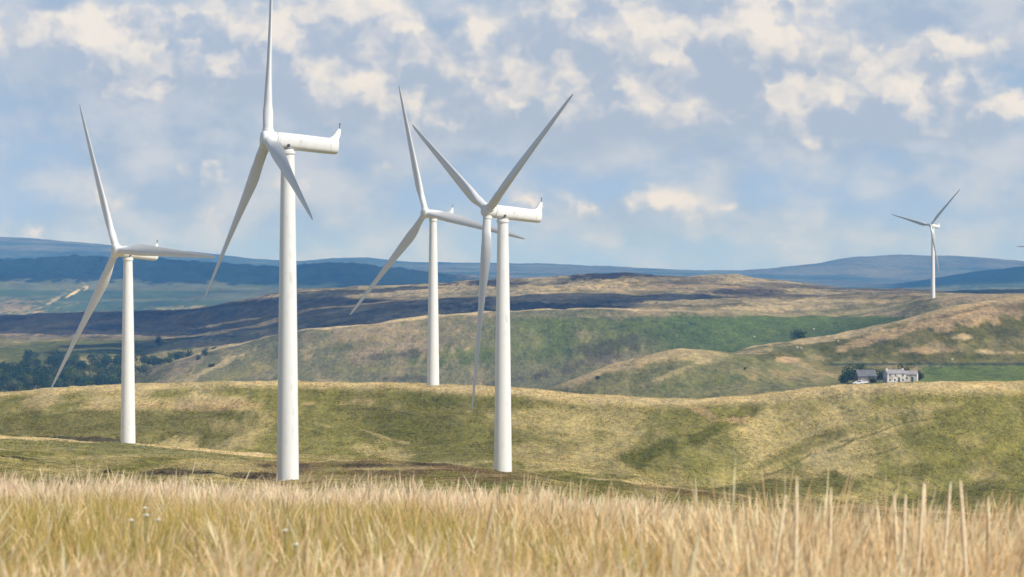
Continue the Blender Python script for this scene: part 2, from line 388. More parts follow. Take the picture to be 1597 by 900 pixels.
def spaced(*segs):
    out = []
    for a, b, st in segs: out.append(np.arange(a, b, st))
    return np.concatenate(out)
PXS = np.concatenate([np.linspace(-2600, -130, 70)[:-1], np.arange(-130, 1731, 2.4), np.linspace(1731, 4200, 71)[1:]])
DS = np.concatenate([np.geomspace(112, 420, 40)[:-1], np.arange(420, 1010, 1.8), np.geomspace(1012, 1700, 60)[:-1], np.arange(1700, 3000, 4.5), np.arange(3000, 4260, 7), np.geomspace(4270, 8260, 190)[:-1], np.geomspace(8260, 18500, 130)])
ZG = pchip_cols(knot_z(PXS), DS)                        # (cols, rows)
PXG, DG = np.meshgrid(PXS, DS, indexing='ij')
XG = (PXG - CX) / F * DG
def rough(x, y, D):
    r = (fbm(x / 55, y / 140, 3, 3) - 0.5) * (1.5 * sst(D, 350, 900) + 2.6 * sst(D, 1600, 2400))
    r += (fbm(x / 13, y / 40, 5, 3) - 0.5) * (1.1 * sst(D, 300, 600) + 1.2 * sst(D, 1600, 2200))
    r += (fbm(x / 3.0, y / 4.0, 9, 2) - 0.5) * 0.5 * sst(D, 300, 500) * (1 - sst(D, 1000, 1900))
    r += (fbm(x / 260, y / 330, 13, 4) - 0.5) * 5.0 * sst(D, 2900, 4200)
    r += (fbm(x / 700, y / 900, 19, 4) - 0.5) * 16.0 * sst(D, 6500, 9500)
    r += (fbm(x / 18, y / 40, 23, 2) - 0.5) * 9.0 * sst(D, 7500, 7700) * (1 - sst(D, 8250, 8600))      # tree tops of the far plantation
    return r
ZG = ZG + rough(XG, DG, DG)
for (p0, D0, p1, D1, wid, dep) in [(955, 660, 1190, 900, 9.0, 2.6), (1190, 620, 1480, 900, 7.0, 1.8), (1340, 700, 1560, 920, 5.0, 1.0), (700, 640, 640, 900, 14.0, 1.6), (240, 830, 330, 960, 10.0, 1.5)]:
    tt = (DG - D0) / (D1 - D0)                       # a shallow gully running down the slope
    xc = ((p0 + (p1 - p0) * tt) - CX) / F * DG + 4.0 * np.sin(DG / 23.0) + (fbm(DG / 30, XG * 0 + p0, 77, 2) - 0.5) * 8
    ZG = ZG - dep * np.exp(-((XG - xc) / wid) ** 2) * sst(tt, -0.1, 0.15) * (1 - sst(tt, 0.8, 1.05))
YV = HY - F * ZG / DG                                   # picture row of every point, only used to say where each plant cover lies
def ground(px, D):
    """height of the land at column px, distance D"""
    i = np.interp(px, PXS, np.arange(len(PXS))); j = np.interp(D, DS, np.arange(len(DS)))
    i0 = np.clip(np.floor(i).astype(int), 0, len(PXS) - 2); j0 = np.clip(np.floor(j).astype(int), 0, len(DS) - 2)
    fi = i - i0; fj = j - j0
    return (ZG[i0, j0] * (1 - fi) + ZG[i0 + 1, j0] * fi) * (1 - fj) + (ZG[i0, j0 + 1] * (1 - fi) + ZG[i0 + 1, j0 + 1] * fi) * fj
def gz(px, D): return float(ground(np.array([px], float), np.array([D], float))[0])
def at(px, D, dz=0.0): return Vector(((px - CX) / F * D, D, gz(px, D) + dz))
def find_D(px, y, D0, D1):
    """distance between D0 and D1 at which the land at column px shows at row y"""
    d = np.linspace(D0, D1, 400); yy = HY - F * ground(np.full(400, px, float), d) / d
    return float(d[np.argmin(np.abs(yy - y))])

# ---- plant cover (albedo) over the land
TAN = np.array([0.50, 0.385, 0.20]); STRAW = np.array([0.405, 0.325, 0.145]); OLIVE = np.array([0.182, 0.168, 0.046]); GREEN = np.array([0.078, 0.082, 0.010])
PAST = np.array([0.100, 0.124, 0.026]); HEATH = np.array([0.060, 0.049, 0.029]); BROWN = np.array([0.155, 0.098, 0.052]); RUST = np.array([0.42, 0.295, 0.15])
FOREST = np.array([0.010, 0.024, 0.018])
def lerp(a, b, t): return a + (b - a) * t[..., None]
def cover_of(px, D, y, x):
    n1 = fbm(x / 24, D / 170, 31, 5, 0.6); n2 = fbm(x / 6, D / 55, 37, 4, 0.62); n3 = fbm(x / 80, D / 300, 41, 4)
    c = np.zeros(px.shape + (3,)) + OLIVE
    # middle slope, 400-1050 m
    t = sst(0.55 * n1 + 0.45 * n2, 0.38, 0.62)
    mid = lerp(OLIVE * np.ones_like(c), STRAW, t)
    mid = lerp(mid, GREEN, sst(n3 + 0.35 * (n2 - 0.5), 0.50, 0.66) * 0.45)
    nz = (n2 - 0.5) * 1.8 + (n1 - 0.5) * 1.4
    def blob(c, bx, by, rx, ry, col, w, ang=0.0, D0=0, D1=1e9):
        dx = px - bx; dy = y - by
        ca, sa = math.cos(R(ang)), math.sin(R(ang))
        u = (dx * ca + dy * sa) / rx; v = (-dx * sa + dy * ca) / ry
        m = sst(1.15 - np.sqrt(u * u + v * v) + nz * 1.5, -0.1, 0.6) * w * ((D > D0) & (D < D1))
        return lerp(c, col, m)
    # greener belts and straw belts of the middle slope
    for b in [(150, 660, 230, 22, GREEN, 0.75, 0), (620, 668, 190, 26, GREEN, 0.6, 8), (720, 625, 130, 12, GREEN, 0.5, 3), (200, 625, 260, 8, TAN, 0.4, 0), (350, 632, 220, 6, RUST, 0.5, -1),
              (560, 700, 150, 10, STRAW, 0.6, 10), (1000, 716, 75, 15, GREEN, 0.85, -28), (1110, 672, 85, 14, GREEN, 0.8, -30), (1250, 760, 130, 14, GREEN, 0.7, -3), (1250, 700, 70, 10, GREEN, 0.6, -22),
              (1480, 725, 150, 14, GREEN, 0.6, -10), (1500, 770, 150, 16, GREEN, 0.65, -6), (1540, 700, 90, 9, GREEN, 0.5, -8), (900, 660, 130, 14, STRAW, 0.5, 6), (860, 720, 90, 16, STRAW, 0.55, 8),
              (1090, 640, 45, 9, RUST, 0.7, 20), (1130, 655, 28, 7, RUST, 0.7, 0), (1330, 690, 120, 8, STRAW, 0.6, -20), (960, 690, 60, 12, STRAW, 0.5, -20), (1400, 640, 160, 10, STRAW, 0.5, -5),
              (1500, 620, 130, 10, OLIVE, 0.6, 0), (760, 760, 60, 14, PAST, 0.5, 0), (1450, 600, 200, 5, RUST, 0.35, -2)]:
        mid = blob(mid, *b[:6], b[6] if len(b) < 8 else b[7], b[6] if len(b) < 8 else 0) if False else blob(mid, b[0], b[1], b[2], b[3], b[4], b[5], b[6], 380, 1060)
    # sheep tracks and gullies running down to the left on the right of the slope
    for (x0, y0, x1, y1, w, col, k) in [(1190, 742, 1330, 686, 1.6, GREEN * .6, 0.6), (1310, 688, 1500, 640, 1.3, GREEN * .6, 0.6), (1340, 712, 1520, 668, 1.2, GREEN * .6, 0.45), (1250, 720, 1290, 700, 3, TAN, 0.5), (480, 655, 640, 690, 2.5, TAN, 0.4), (470, 632, 700, 650, 2, HEATH, 0.4)]:
        tt = (px - x0) / (x1 - x0); yl = y0 + (y1 - y0) * tt + 3 * np.sin(tt * 9)
        m = sst(1.3 - np.abs(y - yl) / w + nz * 1.3, 0, 0.8) * ((tt > 0) & (tt < 1)) * k * ((D > 380) & (D < 1060))
        mid = lerp(mid, col, m)
    # pale seed-heads along the crests, brown bank by the nearest tower
    crest = sst(D, 955, 972) * (1 - sst(D, 990, 1015))
    mid = lerp(mid, TAN * 1.1, crest * 0.8)
    left = 1 - sst(px, 400, 460)
    mid = lerp(mid, TAN * 1.12, sst(D + (n2 - 0.5) * 30, 738, 762) * (1 - sst(D, 798, 815)) * 0.95 * left)
    mid = lerp(mid, OLIVE * 1.1 + 0.03, (1 - sst(D, 740, 762)) * sst(D, 640, 660) * left * 0.7)
    mid = blob(mid, 130, 682, 55, 4.5, HEATH, 0.85, 0, 790, 880)
    bank = sst(px, 360, 470) * (1 - sst(px, 740, 880)) * sst(D, 500, 520) * (1 - sst(D, 632, 650))
    mid = lerp(mid, BROWN, bank * np.clip(3.0 * n2 - 0.7, 0, 1) * 0.8)
    mid = lerp(mid, TAN, sst(D, 622, 634) * (1 - sst(D, 650, 664)) * sst(px, 440, 480) * 0.65)
    rb = sst(px, 780, 900) * sst(D, 560, 600) * (1 - sst(D, 640, 655))
    mid = lerp(mid, BROWN * 1.5, rb * sst(n1, 0.4, 0.6) * 0.35)
    for b in [(560, 727, 70, 4, HEATH, 0.8), (660, 722, 40, 4, HEATH, 0.7), (600, 738, 110, 5, HEATH, 0.5), (270, 738, 60, 4, HEATH, 0.8), (400, 743, 40, 4, HEATH, 0.8), (600, 731, 60, 3, TAN, 0.5)]:
        mid = blob(mid, *b, 0, 400, 660)
    c = mid
    # right-hand hills, 1100-2450 m
    h = sst(D, 1040, 1100)
    right = lerp(np.array([0.165, 0.16, 0.062]) * np.ones_like(c), np.array([0.30, 0.235, 0.12]), sst(0.5 * n1 + 0.5 * n3, 0.42, 0.60))
    right = lerp(right, GREEN * 1.15, sst(n3, 0.50, 0.62) * 0.6)
    for b in [(1120, 595, 130, 9, PAST, 0.5, -8), (1330, 545, 140, 14, GREEN, 0.75, -3), (1480, 520, 130, 18, GREEN, 0.6, -8), (1450, 557, 150, 10, GREEN, 0.8, 0), (1230, 562, 16, 4, RUST, 0.9, 0), (1440, 546, 40, 5, RUST, 0.7, 0), (1545, 549, 40, 3, TAN, 0.8, 2),
              (1505, 526, 14, 3, TAN, 0.8, 0), (1000, 560, 110, 8, RUST, 0.5, -18), (900, 585, 60, 5, RUST, 0.5, -25), (1230, 585, 70, 10, RUST, 0.35, 0), (1540, 480, 110, 16, RUST, 0.85, -10), (1420, 512, 120, 7, RUST, 0.8, -16), (1280, 529, 110, 5, TAN, 0.7, -10), (1030, 590, 80, 5, TAN, 0.4, -22),
              (1590, 474, 30, 10, HEATH, 0.6, 0), (1500, 486, 60, 2.5, HEATH, 0.6, -14), (1400, 500, 100, 2, HEATH, 0.5, -14)]:
        right = blob(right, *b, 1080, 2300)
    past = sst(px, 1428, 1445) * sst(y, 570, 572) * (1 - sst(y, 594, 600)) * ((D > 1500) & (D < 2100))
    right = lerp(right, np.array([0.085, 0.115, 0.028]) * (1.05 + 0.4 * n1[..., None]), past * 0.97)
    hed = sst(px, 1280, 1300) * sst(y, 565.5, 567) * (1 - sst(y, 569, 571)) * ((D > 1500) & (D < 2200))
    right = lerp(right, FOREST * 2, hed * 0.8)
    c = lerp(c, right, h)
    right = lerp(right, TAN * 0.95, sst(D + (n2 - 0.5) * 60, 2185, 2225) * sst(px, 1150, 1180) * (0.85 - 0.3 * sst(px, 1400, 1500)))
    right = lerp(right, TAN * 0.85, sst(D + (n2 - 0.5) * 60, 1875, 1915) * (1 - sst(D, 1960, 1990)) * sst(px, 850, 900) * (1 - sst(px, 1090, 1150)) * 0.75)
    c = lerp(c, right, h)
    # green hill, 2420-3000 m
    h = sst(D, 2280, 2310)
    gh = lerp(np.array([0.15, 0.145, 0.065]) * np.ones_like(c), np.array([0.285, 0.225, 0.125]), sst(0.6 * n1 + 0.4 * n3, 0.44, 0.58))
    gh = lerp(gh, PAST, sst(px, 700, 900) * sst(y, 492, 500) * (1 - sst(y, 545, 580)) * np.clip(1.5 - 1.6 * n1, 0, 1))
    for b in [(740, 552, 90, 12, PAST, 0.85, -8), (880, 545, 110, 16, PAST, 0.7, -6), (900, 570, 90, 10, HEATH, 0.5, -14), (970, 535, 90, 10, HEATH, 0.55, -10), (600, 555, 60, 5, HEATH, 0.5, -6), (640, 590, 40, 4, HEATH, 0.6, 0), (560, 575, 60, 8, OLIVE, 0.5, 0),
              (540, 540, 80, 7, GREEN, 0.45, -8), (1000, 505, 240, 11, PAST, 0.7, 0), (1250, 505, 170, 9, PAST, 0.85, 0), (400, 575, 90, 8, OLIVE, 0.6, -20), (330, 575, 70, 5, TAN, 0.5, -24), (820, 590, 60, 6, HEATH, 0.4, -12)]:
        gh = blob(gh, *b, 2330, 3000)
    gh = lerp(gh, np.array([0.078, 0.112, 0.026]) * (0.8 + 0.5 * n1[..., None]), sst(px, 960, 1080) * (1 - sst(px, 1400, 1450)) * sst(y + (n1 - 0.5) * 6, 492, 497) * 0.92)
    gh = lerp(gh, TAN * 1.05, sst(D, 2868, 2885) * (1 - sst(D, 2915, 2940)) * (0.85 - 0.5 * sst(px, 950, 1100)))
    # valley floor on the far left
    gh = lerp(gh, GREEN * 1.1, (1 - sst(px, 200, 330)) * (1 - sst(n1, 0.5, 0.7) * 0.5))
    c = lerp(c, gh, h)
    # moor plateau, 2950-4700 m
    h = sst(D, 2925, 2980)
    mo = lerp(np.array([0.30, 0.245, 0.13]) * np.ones_like(c), np.array([0.16, 0.135, 0.062]), sst(fbm(x / 50, D / 230, 61, 5, 0.6), 0.42, 0.60))
    mo = lerp(mo, HEATH, sst(fbm(x / 110, D / 420, 67, 4), 0.50, 0.62) * 0.75)
    for b in [(1280, 487, 170, 9, TAN * .95, 0.85, 0), (1150, 482, 120, 4, TAN, 0.5, 0), (1330, 470, 120, 3, TAN, 0.5, 0), (1250, 462, 160, 4, HEATH, 0.5, 0), (900, 446, 100, 6, TAN * .9, 0.7, -4), (940, 429, 90, 5, HEATH * .6, 1.0, -3), (1080, 438, 60, 7, HEATH, 0.6, -4), (1160, 455, 40, 5, HEATH * .8, 0.8, 0), (1060, 447, 90, 4, RUST, 0.5, 0),
              (520, 458, 80, 8, STRAW * .8, 0.6, -3), (600, 470, 90, 3, TAN * .9, 0.6, -5), (640, 455, 120, 4, TAN * .85, 0.6, -3), (760, 466, 100, 4, TAN * .8, 0.5, -3), (760, 441, 100, 4, HEATH * .7, 0.9, 0), (780, 482, 120, 5, FOREST * 2, 0.6, -3), (430, 462, 50, 4, TAN * .9, 0.7, -8), (840, 478, 140, 6, HEATH * .8, 0.7, 0)]:
        mo = blob(mo, *b, 2900, 4700)
    val = (1 - sst(px, 330, 470)) * (1 - sst(D, 3560, 3650))
    vg = lerp(GREEN * 1.25 * np.ones_like(c), STRAW * 0.8, sst(n3, 0.5, 0.62) * 0.5)
    mo = lerp(mo, vg, val)
    for b in [(90, 519, 140, 4.5, TAN, 0.95, 1), (250, 521, 200, 4, TAN * .9, 0.8, 0), (120, 505, 60, 3, TAN, 0.8, -3), (180, 500, 26, 2.5, TAN, 0.8, -6), (330, 535, 60, 6, TAN * .8, 0.5, 0)]:
        mo = blob(mo, *b, 3000, 4300)
    cloud_shade = (1 - sst(px, 800, 1000)) * sst(D, 3640, 3700) * (1 - sst(px, 330, 420) * (1 - sst(y, 462, 470)))
    mo = lerp(mo, HEATH * 0.75, cloud_shade * 0.55)  # darker heather tone that also deepens the cloud's shade on the moor
    strip = sst(px, 1458, 1480) * sst(D, 3800, 3850)
    mo = lerp(mo, FOREST * 1.3, strip * 0.9)
    c = lerp(c, mo, h)
    # far valley side: fields below, plantation above
    h = sst(D, 4500, 5200)
    fa = lerp(np.array([0.055, 0.088, 0.042]) * np.ones_like(c), np.array([0.105, 0.12, 0.065]), sst(fbm(x / 180, D / 200, 71, 4), 0.42, 0.6))
    for b in [(82, 470, 22, 2.2, TAN, 0.7, -32), (113, 458, 8, 1.8, TAN * 1.2, 0.9, -30), (133, 446, 4, 4, TAN * 1.2, 0.8, 0), (20, 478, 60, 9, RUST * .8, 0.6, 0), (330, 480, 120, 3, TAN * .7, 0.5, 0), (730, 430, 40, 4, TAN, 0.5, 0), (800, 424, 130, 4, TAN, 0.6, 0)]:
        fa = blob(fa, *b, 5000, 9000)
    fo = sst(D + (n1 - 0.5) * 500, 7350, 7450) * (1 - sst(px, 690, 800))
    fo = np.maximum(fo, sst(px, 500, 540) * (1 - sst(px, 650, 700)) * sst(D, 6300, 6600))
    fa = lerp(fa, FOREST, fo * 0.95)
    c = lerp(c, fa, h)
    h = sst(D, 8350, 8700)
    ff = lerp(np.array([0.05, 0.075, 0.06]) * np.ones_like(c), np.array([0.11, 0.115, 0.09]), sst(fbm(x / 500, D / 420, 81, 4), 0.42, 0.6))
    ff = lerp(ff, FOREST * 1.2, sst(px, 1350, 1420) * (1 - sst(D, 10200, 10800)))
    c = lerp(c, ff, h)
    return np.clip(c, 0.008, 0.75)
CG = cover_of(PXG, DG, YV, XG)

def land(name, j0, j1, mat):
    """one body of land: the rows j0..j1 of the height field (neighbours share the border row)"""
    nc, nr = len(PXS), j1 - j0 + 1
    v = np.stack([XG[:, j0:j1 + 1], DG[:, j0:j1 + 1], ZG[:, j0:j1 + 1]], -1).reshape(-1, 3)
    idx = np.arange(nc * nr).reshape(nc, nr)
    f = np.stack([idx[:-1, :-1], idx[1:, :-1], idx[1:, 1:], idx[:-1, 1:]], -1).reshape(-1, 4)
    me = np_mesh(name, v, f, CG[:, j0:j1 + 1].reshape(-1, 3), True)
    return tag(link_mesh(name, me, mat), kind='structure')
jj = lambda D: int(np.argmin(np.abs(DS - D)))
cuts = [0, jj(1095), jj(2400), jj(3040), jj(4700), len(DS) - 1]
for (nm, mt), a, b in zip([('hillside', M_MID), ('hill', M_HILL), ('pasture_hill', M_HILL), ('moor', M_MOOR), ('hills', M_FAR)], cuts[:-1], cuts[1:]):
    land(nm, a, b, mt)

# near ground under the camera, out to where the hillside starts
NX = np.concatenate([np.linspace(-150, -14, 24)[:-1], np.linspace(-14, 14, 141), np.linspace(14, 150, 24)[1:]])
NY = np.concatenate([np.linspace(-60, 2, 20)[:-1], np.linspace(2, 70, 160), np.linspace(70, 112, 30)[1:]])
def near_z(x, y):
    x = np.asarray(x, float); y = np.asarray(y, float)
    yy = np.maximum(y, 2.0)
    px = np.clip(CX + F * x / np.maximum(yy, 40), -150, 1750)
    cols = np.linspace(-150, 1750, 96)
    Zc = knot_z(cols)
    rows = np.geomspace(2, 130, 240)
    tab = pchip_cols(Zc, rows)
    i = np.interp(px, cols, np.arange(96)); j = np.interp(yy, rows, np.arange(240))
    i0 = np.clip(i.astype(int), 0, 94); j0 = np.clip(j.astype(int), 0, 238); fi = i - i0; fj = j - j0
    z = (tab[i0, j0] * (1 - fi) + tab[i0 + 1, j0] * fi) * (1 - fj) + (tab[i0, j0 + 1] * (1 - fi) + tab[i0 + 1, j0 + 1] * fi) * fj
    z = np.where(y < 2, -1.7, z)
    return z + (fbm(x / 3, y / 3, 91, 3) - 0.5) * 0.10
GX, GY = np.meshgrid(NX, NY, indexing='ij')
GZ = near_z(GX, GY)
v = np.stack([GX, GY, GZ], -1).reshape(-1, 3); idx = np.arange(GX.size).reshape(GX.shape)
f = np.stack([idx[:-1, :-1], idx[1:, :-1], idx[1:, 1:], idx[:-1, 1:]], -1).reshape(-1, 4)
nn = fbm(GX / 2, GY / 3, 95, 4)
nc_ = lerp(np.array([0.20, 0.15, 0.065]) * np.ones(GX.shape + (3,)), np.array([0.11, 0.12, 0.03]), sst(nn, 0.4, 0.6))
tag(link_mesh('ground', np_mesh('ground', v, f, nc_.reshape(-1, 3), True), M_NEAR), kind='structure')

# ------------------------------------------------------------------ haze: the air over the whole scene
hb = bmesh.new()
bmesh.ops.create_cube(hb, size=1.0)
zlo = min(float(ZG.min()), -3.0) - 1.0; ztop = max(float(ZG.max()), 60.0) + 20.0
for vv in hb.verts:
    vv.co = Vector((vv.co.x * 21000, 9250 + vv.co.y * 20000, zlo if vv.co.z < 0 else ztop))
mh = bpy.data.materials.new('haze_air'); mh.use_nodes = True
th_ = NT(mh.node_tree); th_.n.clear()
pv = th_.node('ShaderNodeVolumePrincipled')
pv.inputs['Color'].default_value = (*HAZE_COLOR, 1); pv.inputs['Density'].default_value = HAZE_DENSITY
pv.inputs['Absorption Color'].default_value = (1, 1, 1, 1); pv.inputs['Anisotropy'].default_value = -0.3
oh = th_.node('ShaderNodeOutputMaterial'); th_.l.new(pv.outputs[0], oh.inputs['Volume'])
mh.cycles.homogeneous_volume = True
tag(bm_obj('haze', hb, mh, smooth=False), kind='stuff')

# ------------------------------------------------------------------ clouds that throw the shade on the moor
M_CLOUD = principled('cloud_vapour', (0.85, 0.85, 0.86), 1.0)
def cloud(cx, cy, rx, ry, height, seed):
    """a low cumulus whose shade falls on the land round (cx, cy)"""
    rg = np.random.default_rng(seed); bm = bmesh.new()
    n = 46
    for i in range(n):
        a = rg.uniform(0, 2 * math.pi); q = math.sqrt(rg.uniform(0, 1))
        px_, py_ = q * rx * math.cos(a), q * ry * math.sin(a)
        r = min(rx, ry) * rg.uniform(0.16, 0.34) * (1.1 - 0.45 * q)
        m = Matrix.Translation((px_, py_, r * 0.35)) @ Matrix.Diagonal((1.25, 1.25, 0.6, 1))
        bmesh.ops.create_icosphere(bm, subdivisions=3, radius=r, matrix=m)
    for vv in bm.verts:
        c = vv.co; c.z += 18 * (math.sin(c.x * 0.05 + seed) * math.sin(c.y * 0.06) )
        if c.z < 0: c.z *= 0.25
    o = bm_obj('cloud', bm, M_CLOUD)
    k = (height - (-15)) / to_sun.z
    o.location = Vector((cx, cy, -15)) + to_sun * k
    return tag(o, kind='structure')
cloud(-70, 3400, 215, 300, 900, 1)
cloud(-345, 3930, 250, 230, 900, 2)

# ------------------------------------------------------------------ wind turbines
BL = 30.0; TILT = R(5.4); CONE = R(1.3); OVER = 2.5
def ring_loft(bm, rings, close_a=True, close_b=True):
    prev = None; first = None
    for ring in rings:
        vs = [bm.verts.new(p) for p in ring]
        if prev:
            n = len(vs)
            for i in range(n): bm.faces.new((prev[i], prev[(i + 1) % n], vs[(i + 1) % n], vs[i]))
        else: first = vs
        prev = vs
    if close_a: bm.faces.new(first)
    if close_b: bm.faces.new(prev)
def lathe_z(prof, seg=40):
    bm = bmesh.new()
    ring_loft(bm, [[(r * math.cos(2 * math.pi * i / seg), r * math.sin(2 * math.pi * i / seg), z) for i in range(seg)] for z, r in prof])
    return bm
def lathe_x(prof, seg=32):
    bm = bmesh.new()
    ring_loft(bm, [[(x, r * math.cos(2 * math.pi * i / seg), r * math.sin(2 * math.pi * i / seg)) for i in range(seg)] for x, r in prof])
    return bm
def blade_mesh():
    bm = bmesh.new()
    tab_r = [0.025, 0.05, 0.09, 0.14, 0.19, 0.24, 0.32, 0.45, 0.6, 0.75, 0.88, 0.95, 0.985, 1.0]
    tab_c = [1.25, 1.25, 1.32, 1.75, 2.15, 2.2, 2.0, 1.62, 1.25, 0.95, 0.70, 0.52, 0.34, 0.10]
    tab_t = [1.0, 1.0, 0.90, 0.58, 0.42, 0.34, 0.27, 0.23, 0.20, 0.18, 0.17, 0.16, 0.15, 0.15]
    tab_w = [16, 16, 16, 15, 13.5, 12, 9.5, 6.5, 4, 2.2, 1, .6, .5, .5]
    rr = np.concatenate([np.linspace(0.025, 0.3, 24), np.linspace(0.33, 0.96, 24), [0.975, 0.99, 1.0]])
    rings = []
    for q in rr:
        c = np.interp(q, tab_r, tab_c); tk = np.interp(q, tab_r, tab_t); tw = R(np.interp(q, tab_r, tab_w))
        circ = float(np.clip((0.14 - q) / 0.09, 0, 1)); ring = []
        N = 28
        for i in range(N):
            a = 2 * math.pi * i / N
            xc = 0.5 * (1 + math.cos(a))                      # 1 at trailing edge, 0 at leading edge
            yt = 5 * tk * (0.2969 * math.sqrt(xc) - 0.126 * xc - 0.3516 * xc**2 + 0.2843 * xc**3 - 0.1015 * xc**4) * (1 if a <= math.pi else -1)
            yt += 0.05 * 4 * xc * (1 - xc)
            py = (0.30 - xc) * c; pxx = yt * c
            # round root
            ry_, rx_ = -0.5 * c * math.cos(a), 0.5 * c * math.sin(a)
            yv = py * (1 - circ) + ry_ * circ; xv = pxx * (1 - circ) + rx_ * circ
            y2 = yv * math.cos(tw) - xv * math.sin(tw); x2 = yv * math.sin(tw) + xv * math.cos(tw)
            z = q * BL
            ring.append((x2 + z * math.tan(CONE), y2, z))
        rings.append(ring)
    ring_loft(bm, rings)
    return bm
def superellipse(x, hw, zt, zb, n=28, p=3.0):
    zc, hh = (zt + zb) / 2, (zt - zb) / 2; out = []
    for i in range(n):
        a = 2 * math.pi * i / n; c, s = math.cos(a), math.sin(a)
        out.append((x, hw * math.copysign(abs(c) ** (2 / p), c), zc + hh * math.copysign(abs(s) ** (2 / p), s)))
    return out
def make_turbine():
    """local frame: base of tower at the origin, hub towards +X; hub centre set later for each tower height"""
    t = empty('wind_turbine')
    tower = bm_obj('tower', lathe_z([(-4.0, 1.36), (0.0, 1.36), (0.02, 1.34), (12, 1.20), (24, 1.05), (34, 0.90), (39.3, 0.80)], 48), M_WHITE, t, True, R(40))
    for z, rad in ((12.0, 1.20), (25.0, 1.037)):
        bm_obj('flange', lathe_z([(z - 0.06, rad + 0.006), (z - 0.05, rad + 0.016), (z + 0.05, rad + 0.014), (z + 0.06, rad + 0.004)], 48), M_WHITE, tower, True, R(40))
    bm_obj('yaw_bearing', lathe_z([(39.15, 0.84), (39.15, 0.93), (39.45, 0.95), (39.50, 0.84), (39.80, 0.84), (39.80, 0.93)], 40), M_WHITE, t, True, R(35))
    # nacelle frame: origin on tower axis at hub height, tilted so the hub rides up
    nac = empty_part = None
    bm = bmesh.new()
    xs = [(1.50, 0.84, 0.84, -0.84), (1.44, 0.97, 0.97, -0.97), (0.6, 1.01, 1.00, -0.99), (-1.5, 1.02, 1.00, -1.00), (-4.5, 0.99, 0.95, -1.00), (-5.9, 0.95, 0.92, -0.97), (-6.12, 0.88, 0.86, -0.90), (-6.2, 0.74, 0.74, -0.78)]
    ring_loft(bm, [superellipse(x, hw, zt, zb, 32, 2.9) for x, hw, zt, zb in xs])
    nacelle = bm_obj('nacelle', bm, M_WHITE, t, True, R(38))
    fb = bmesh.new()
    prof = [(-5.0, 0.9), (-5.45, 1.2), (-6.12, 2.2), (-6.42, 2.12), (-6.40, 1.5), (-6.19, 0.7), (-5.6, 0.7)]
    ring_loft(fb, [[(x, -0.34 + 0.22 * max(0, (z - 1.0)), z) for x, z in prof], [(x, 0.34 - 0.22 * max(0, (z - 1.0)), z) for x, z in prof]])
    bm_obj('tail_fin', fb, M_WHITE, nacelle, True, R(30))
    mb = lathe_z([(2.0, 0.05), (2.62, 0.045), (2.63, 0.09), (2.75, 0.09)], 10)
    bmesh.ops.translate(mb, verts=mb.verts, vec=(-6.25, 0, 0.05))
    bm_obj('wind_vane', mb, M_DARK, nacelle, True, R(40))
    vb = lathe_z([(0, 0.2), (0.05, 0.2), (0.06, 0.16)], 16)
    bmesh.ops.rotate(vb, verts=vb.verts, cent=(0, 0, 0), matrix=Matrix.Rotation(R(90), 3, 'X'))
    bmesh.ops.translate(vb, verts=vb.verts, vec=(0.1, 1.02, -0.55))
    bm_obj('vent', vb, M_DARK, nacelle, True, R(40))
    hub = bm_obj('hub', lathe_x([(-0.985, 0.90), (-0.98, 0.98), (-0.4, 1.04), (0.38, 1.03), (0.64, 0.96), (0.80, 0.80), (0.88, 0.46), (0.90, 0.08)], 40), M_WHITE, t, True, R(50))
    bme = None
    for k in range(3):
        if k == 0: b = bm_obj('blade', blade_mesh(), M_BLADE, t, True, R(50)); bme = b.data
        else: b = link_mesh('blade', bme, None, t)
        cuff = lathe_z([(0.75, 0.72), (1.22, 0.70), (1.24, 0.64)], 28)
        bm_obj('blade_bearing', cuff, M_WHITE, b, True, R(40)) if k == 0 else link_mesh('blade_bearing', cuff_me, None, b)
        if k == 0: cuff_me = b.children[0].data; 
    return t
proto_turbine = make_turbine()
def copy_tree(o, parent=None):
    c = o.copy(); COL.objects.link(c); c.parent = parent
    for ch in list(o.children): copy_tree(ch, c)
    return c
def set_turbine(t, px_hub, y_hub, D, yaw, theta, label, base=None):
    yaw, theta = R(yaw), R(theta)
    rz = math.atan2(-math.sin(yaw), -math.cos(yaw))
    hub = Vector(((px_hub - CX) / F * D, D, (HY - y_hub) / F * D))
    n = Vector((math.cos(TILT), 0, math.sin(TILT)))
    axis = Vector((math.cos(rz), math.sin(rz), 0))
    tx = hub - axis * OVER * math.cos(TILT)
    zc = hub.z - OVER * math.sin(TILT)             # nacelle axis at tower
    px_t = CX + F * tx.x / tx.y
    zb = gz(px_t, tx.y) if base is None else base
    H = zc - zb
    t.location = (tx.x, tx.y, zb); t.rotation_euler = (0, 0, rz)
    s = (H - 1.45) / 39.3
    til = Matrix.Rotation(-TILT, 4, 'Y')
    for ch in t.children:
        nm = ch.name.split('.')[0]
        if nm == 'tower':
            ch.matrix_local = Matrix.Diagonal((1, 1, s, 1))
        elif nm == 'yaw_bearing': ch.matrix_local = Matrix.Translation((0, 0, H - 1.35 - 39.3))
        elif nm == 'nacelle': ch.matrix_local = Matrix.Translation((0, 0, H)) @ til
        elif nm == 'hub': ch.matrix_local = Matrix.Translation((0, 0, H)) @ til @ Matrix.Translation((OVER, 0, 0))
    bl = [c for c in t.children if c.name.split('.')[0] == 'blade']
    for k, b in enumerate(bl):
        b.matrix_local = Matrix.Translation((0, 0, H)) @ til @ Matrix.Translation((OVER, 0, 0)) @ Matrix.Rotation(-(theta + k * 2 * math.pi / 3), 4, 'X')
    tag(t, label, 'wind turbine', 'white wind turbines on the moor')
    return t
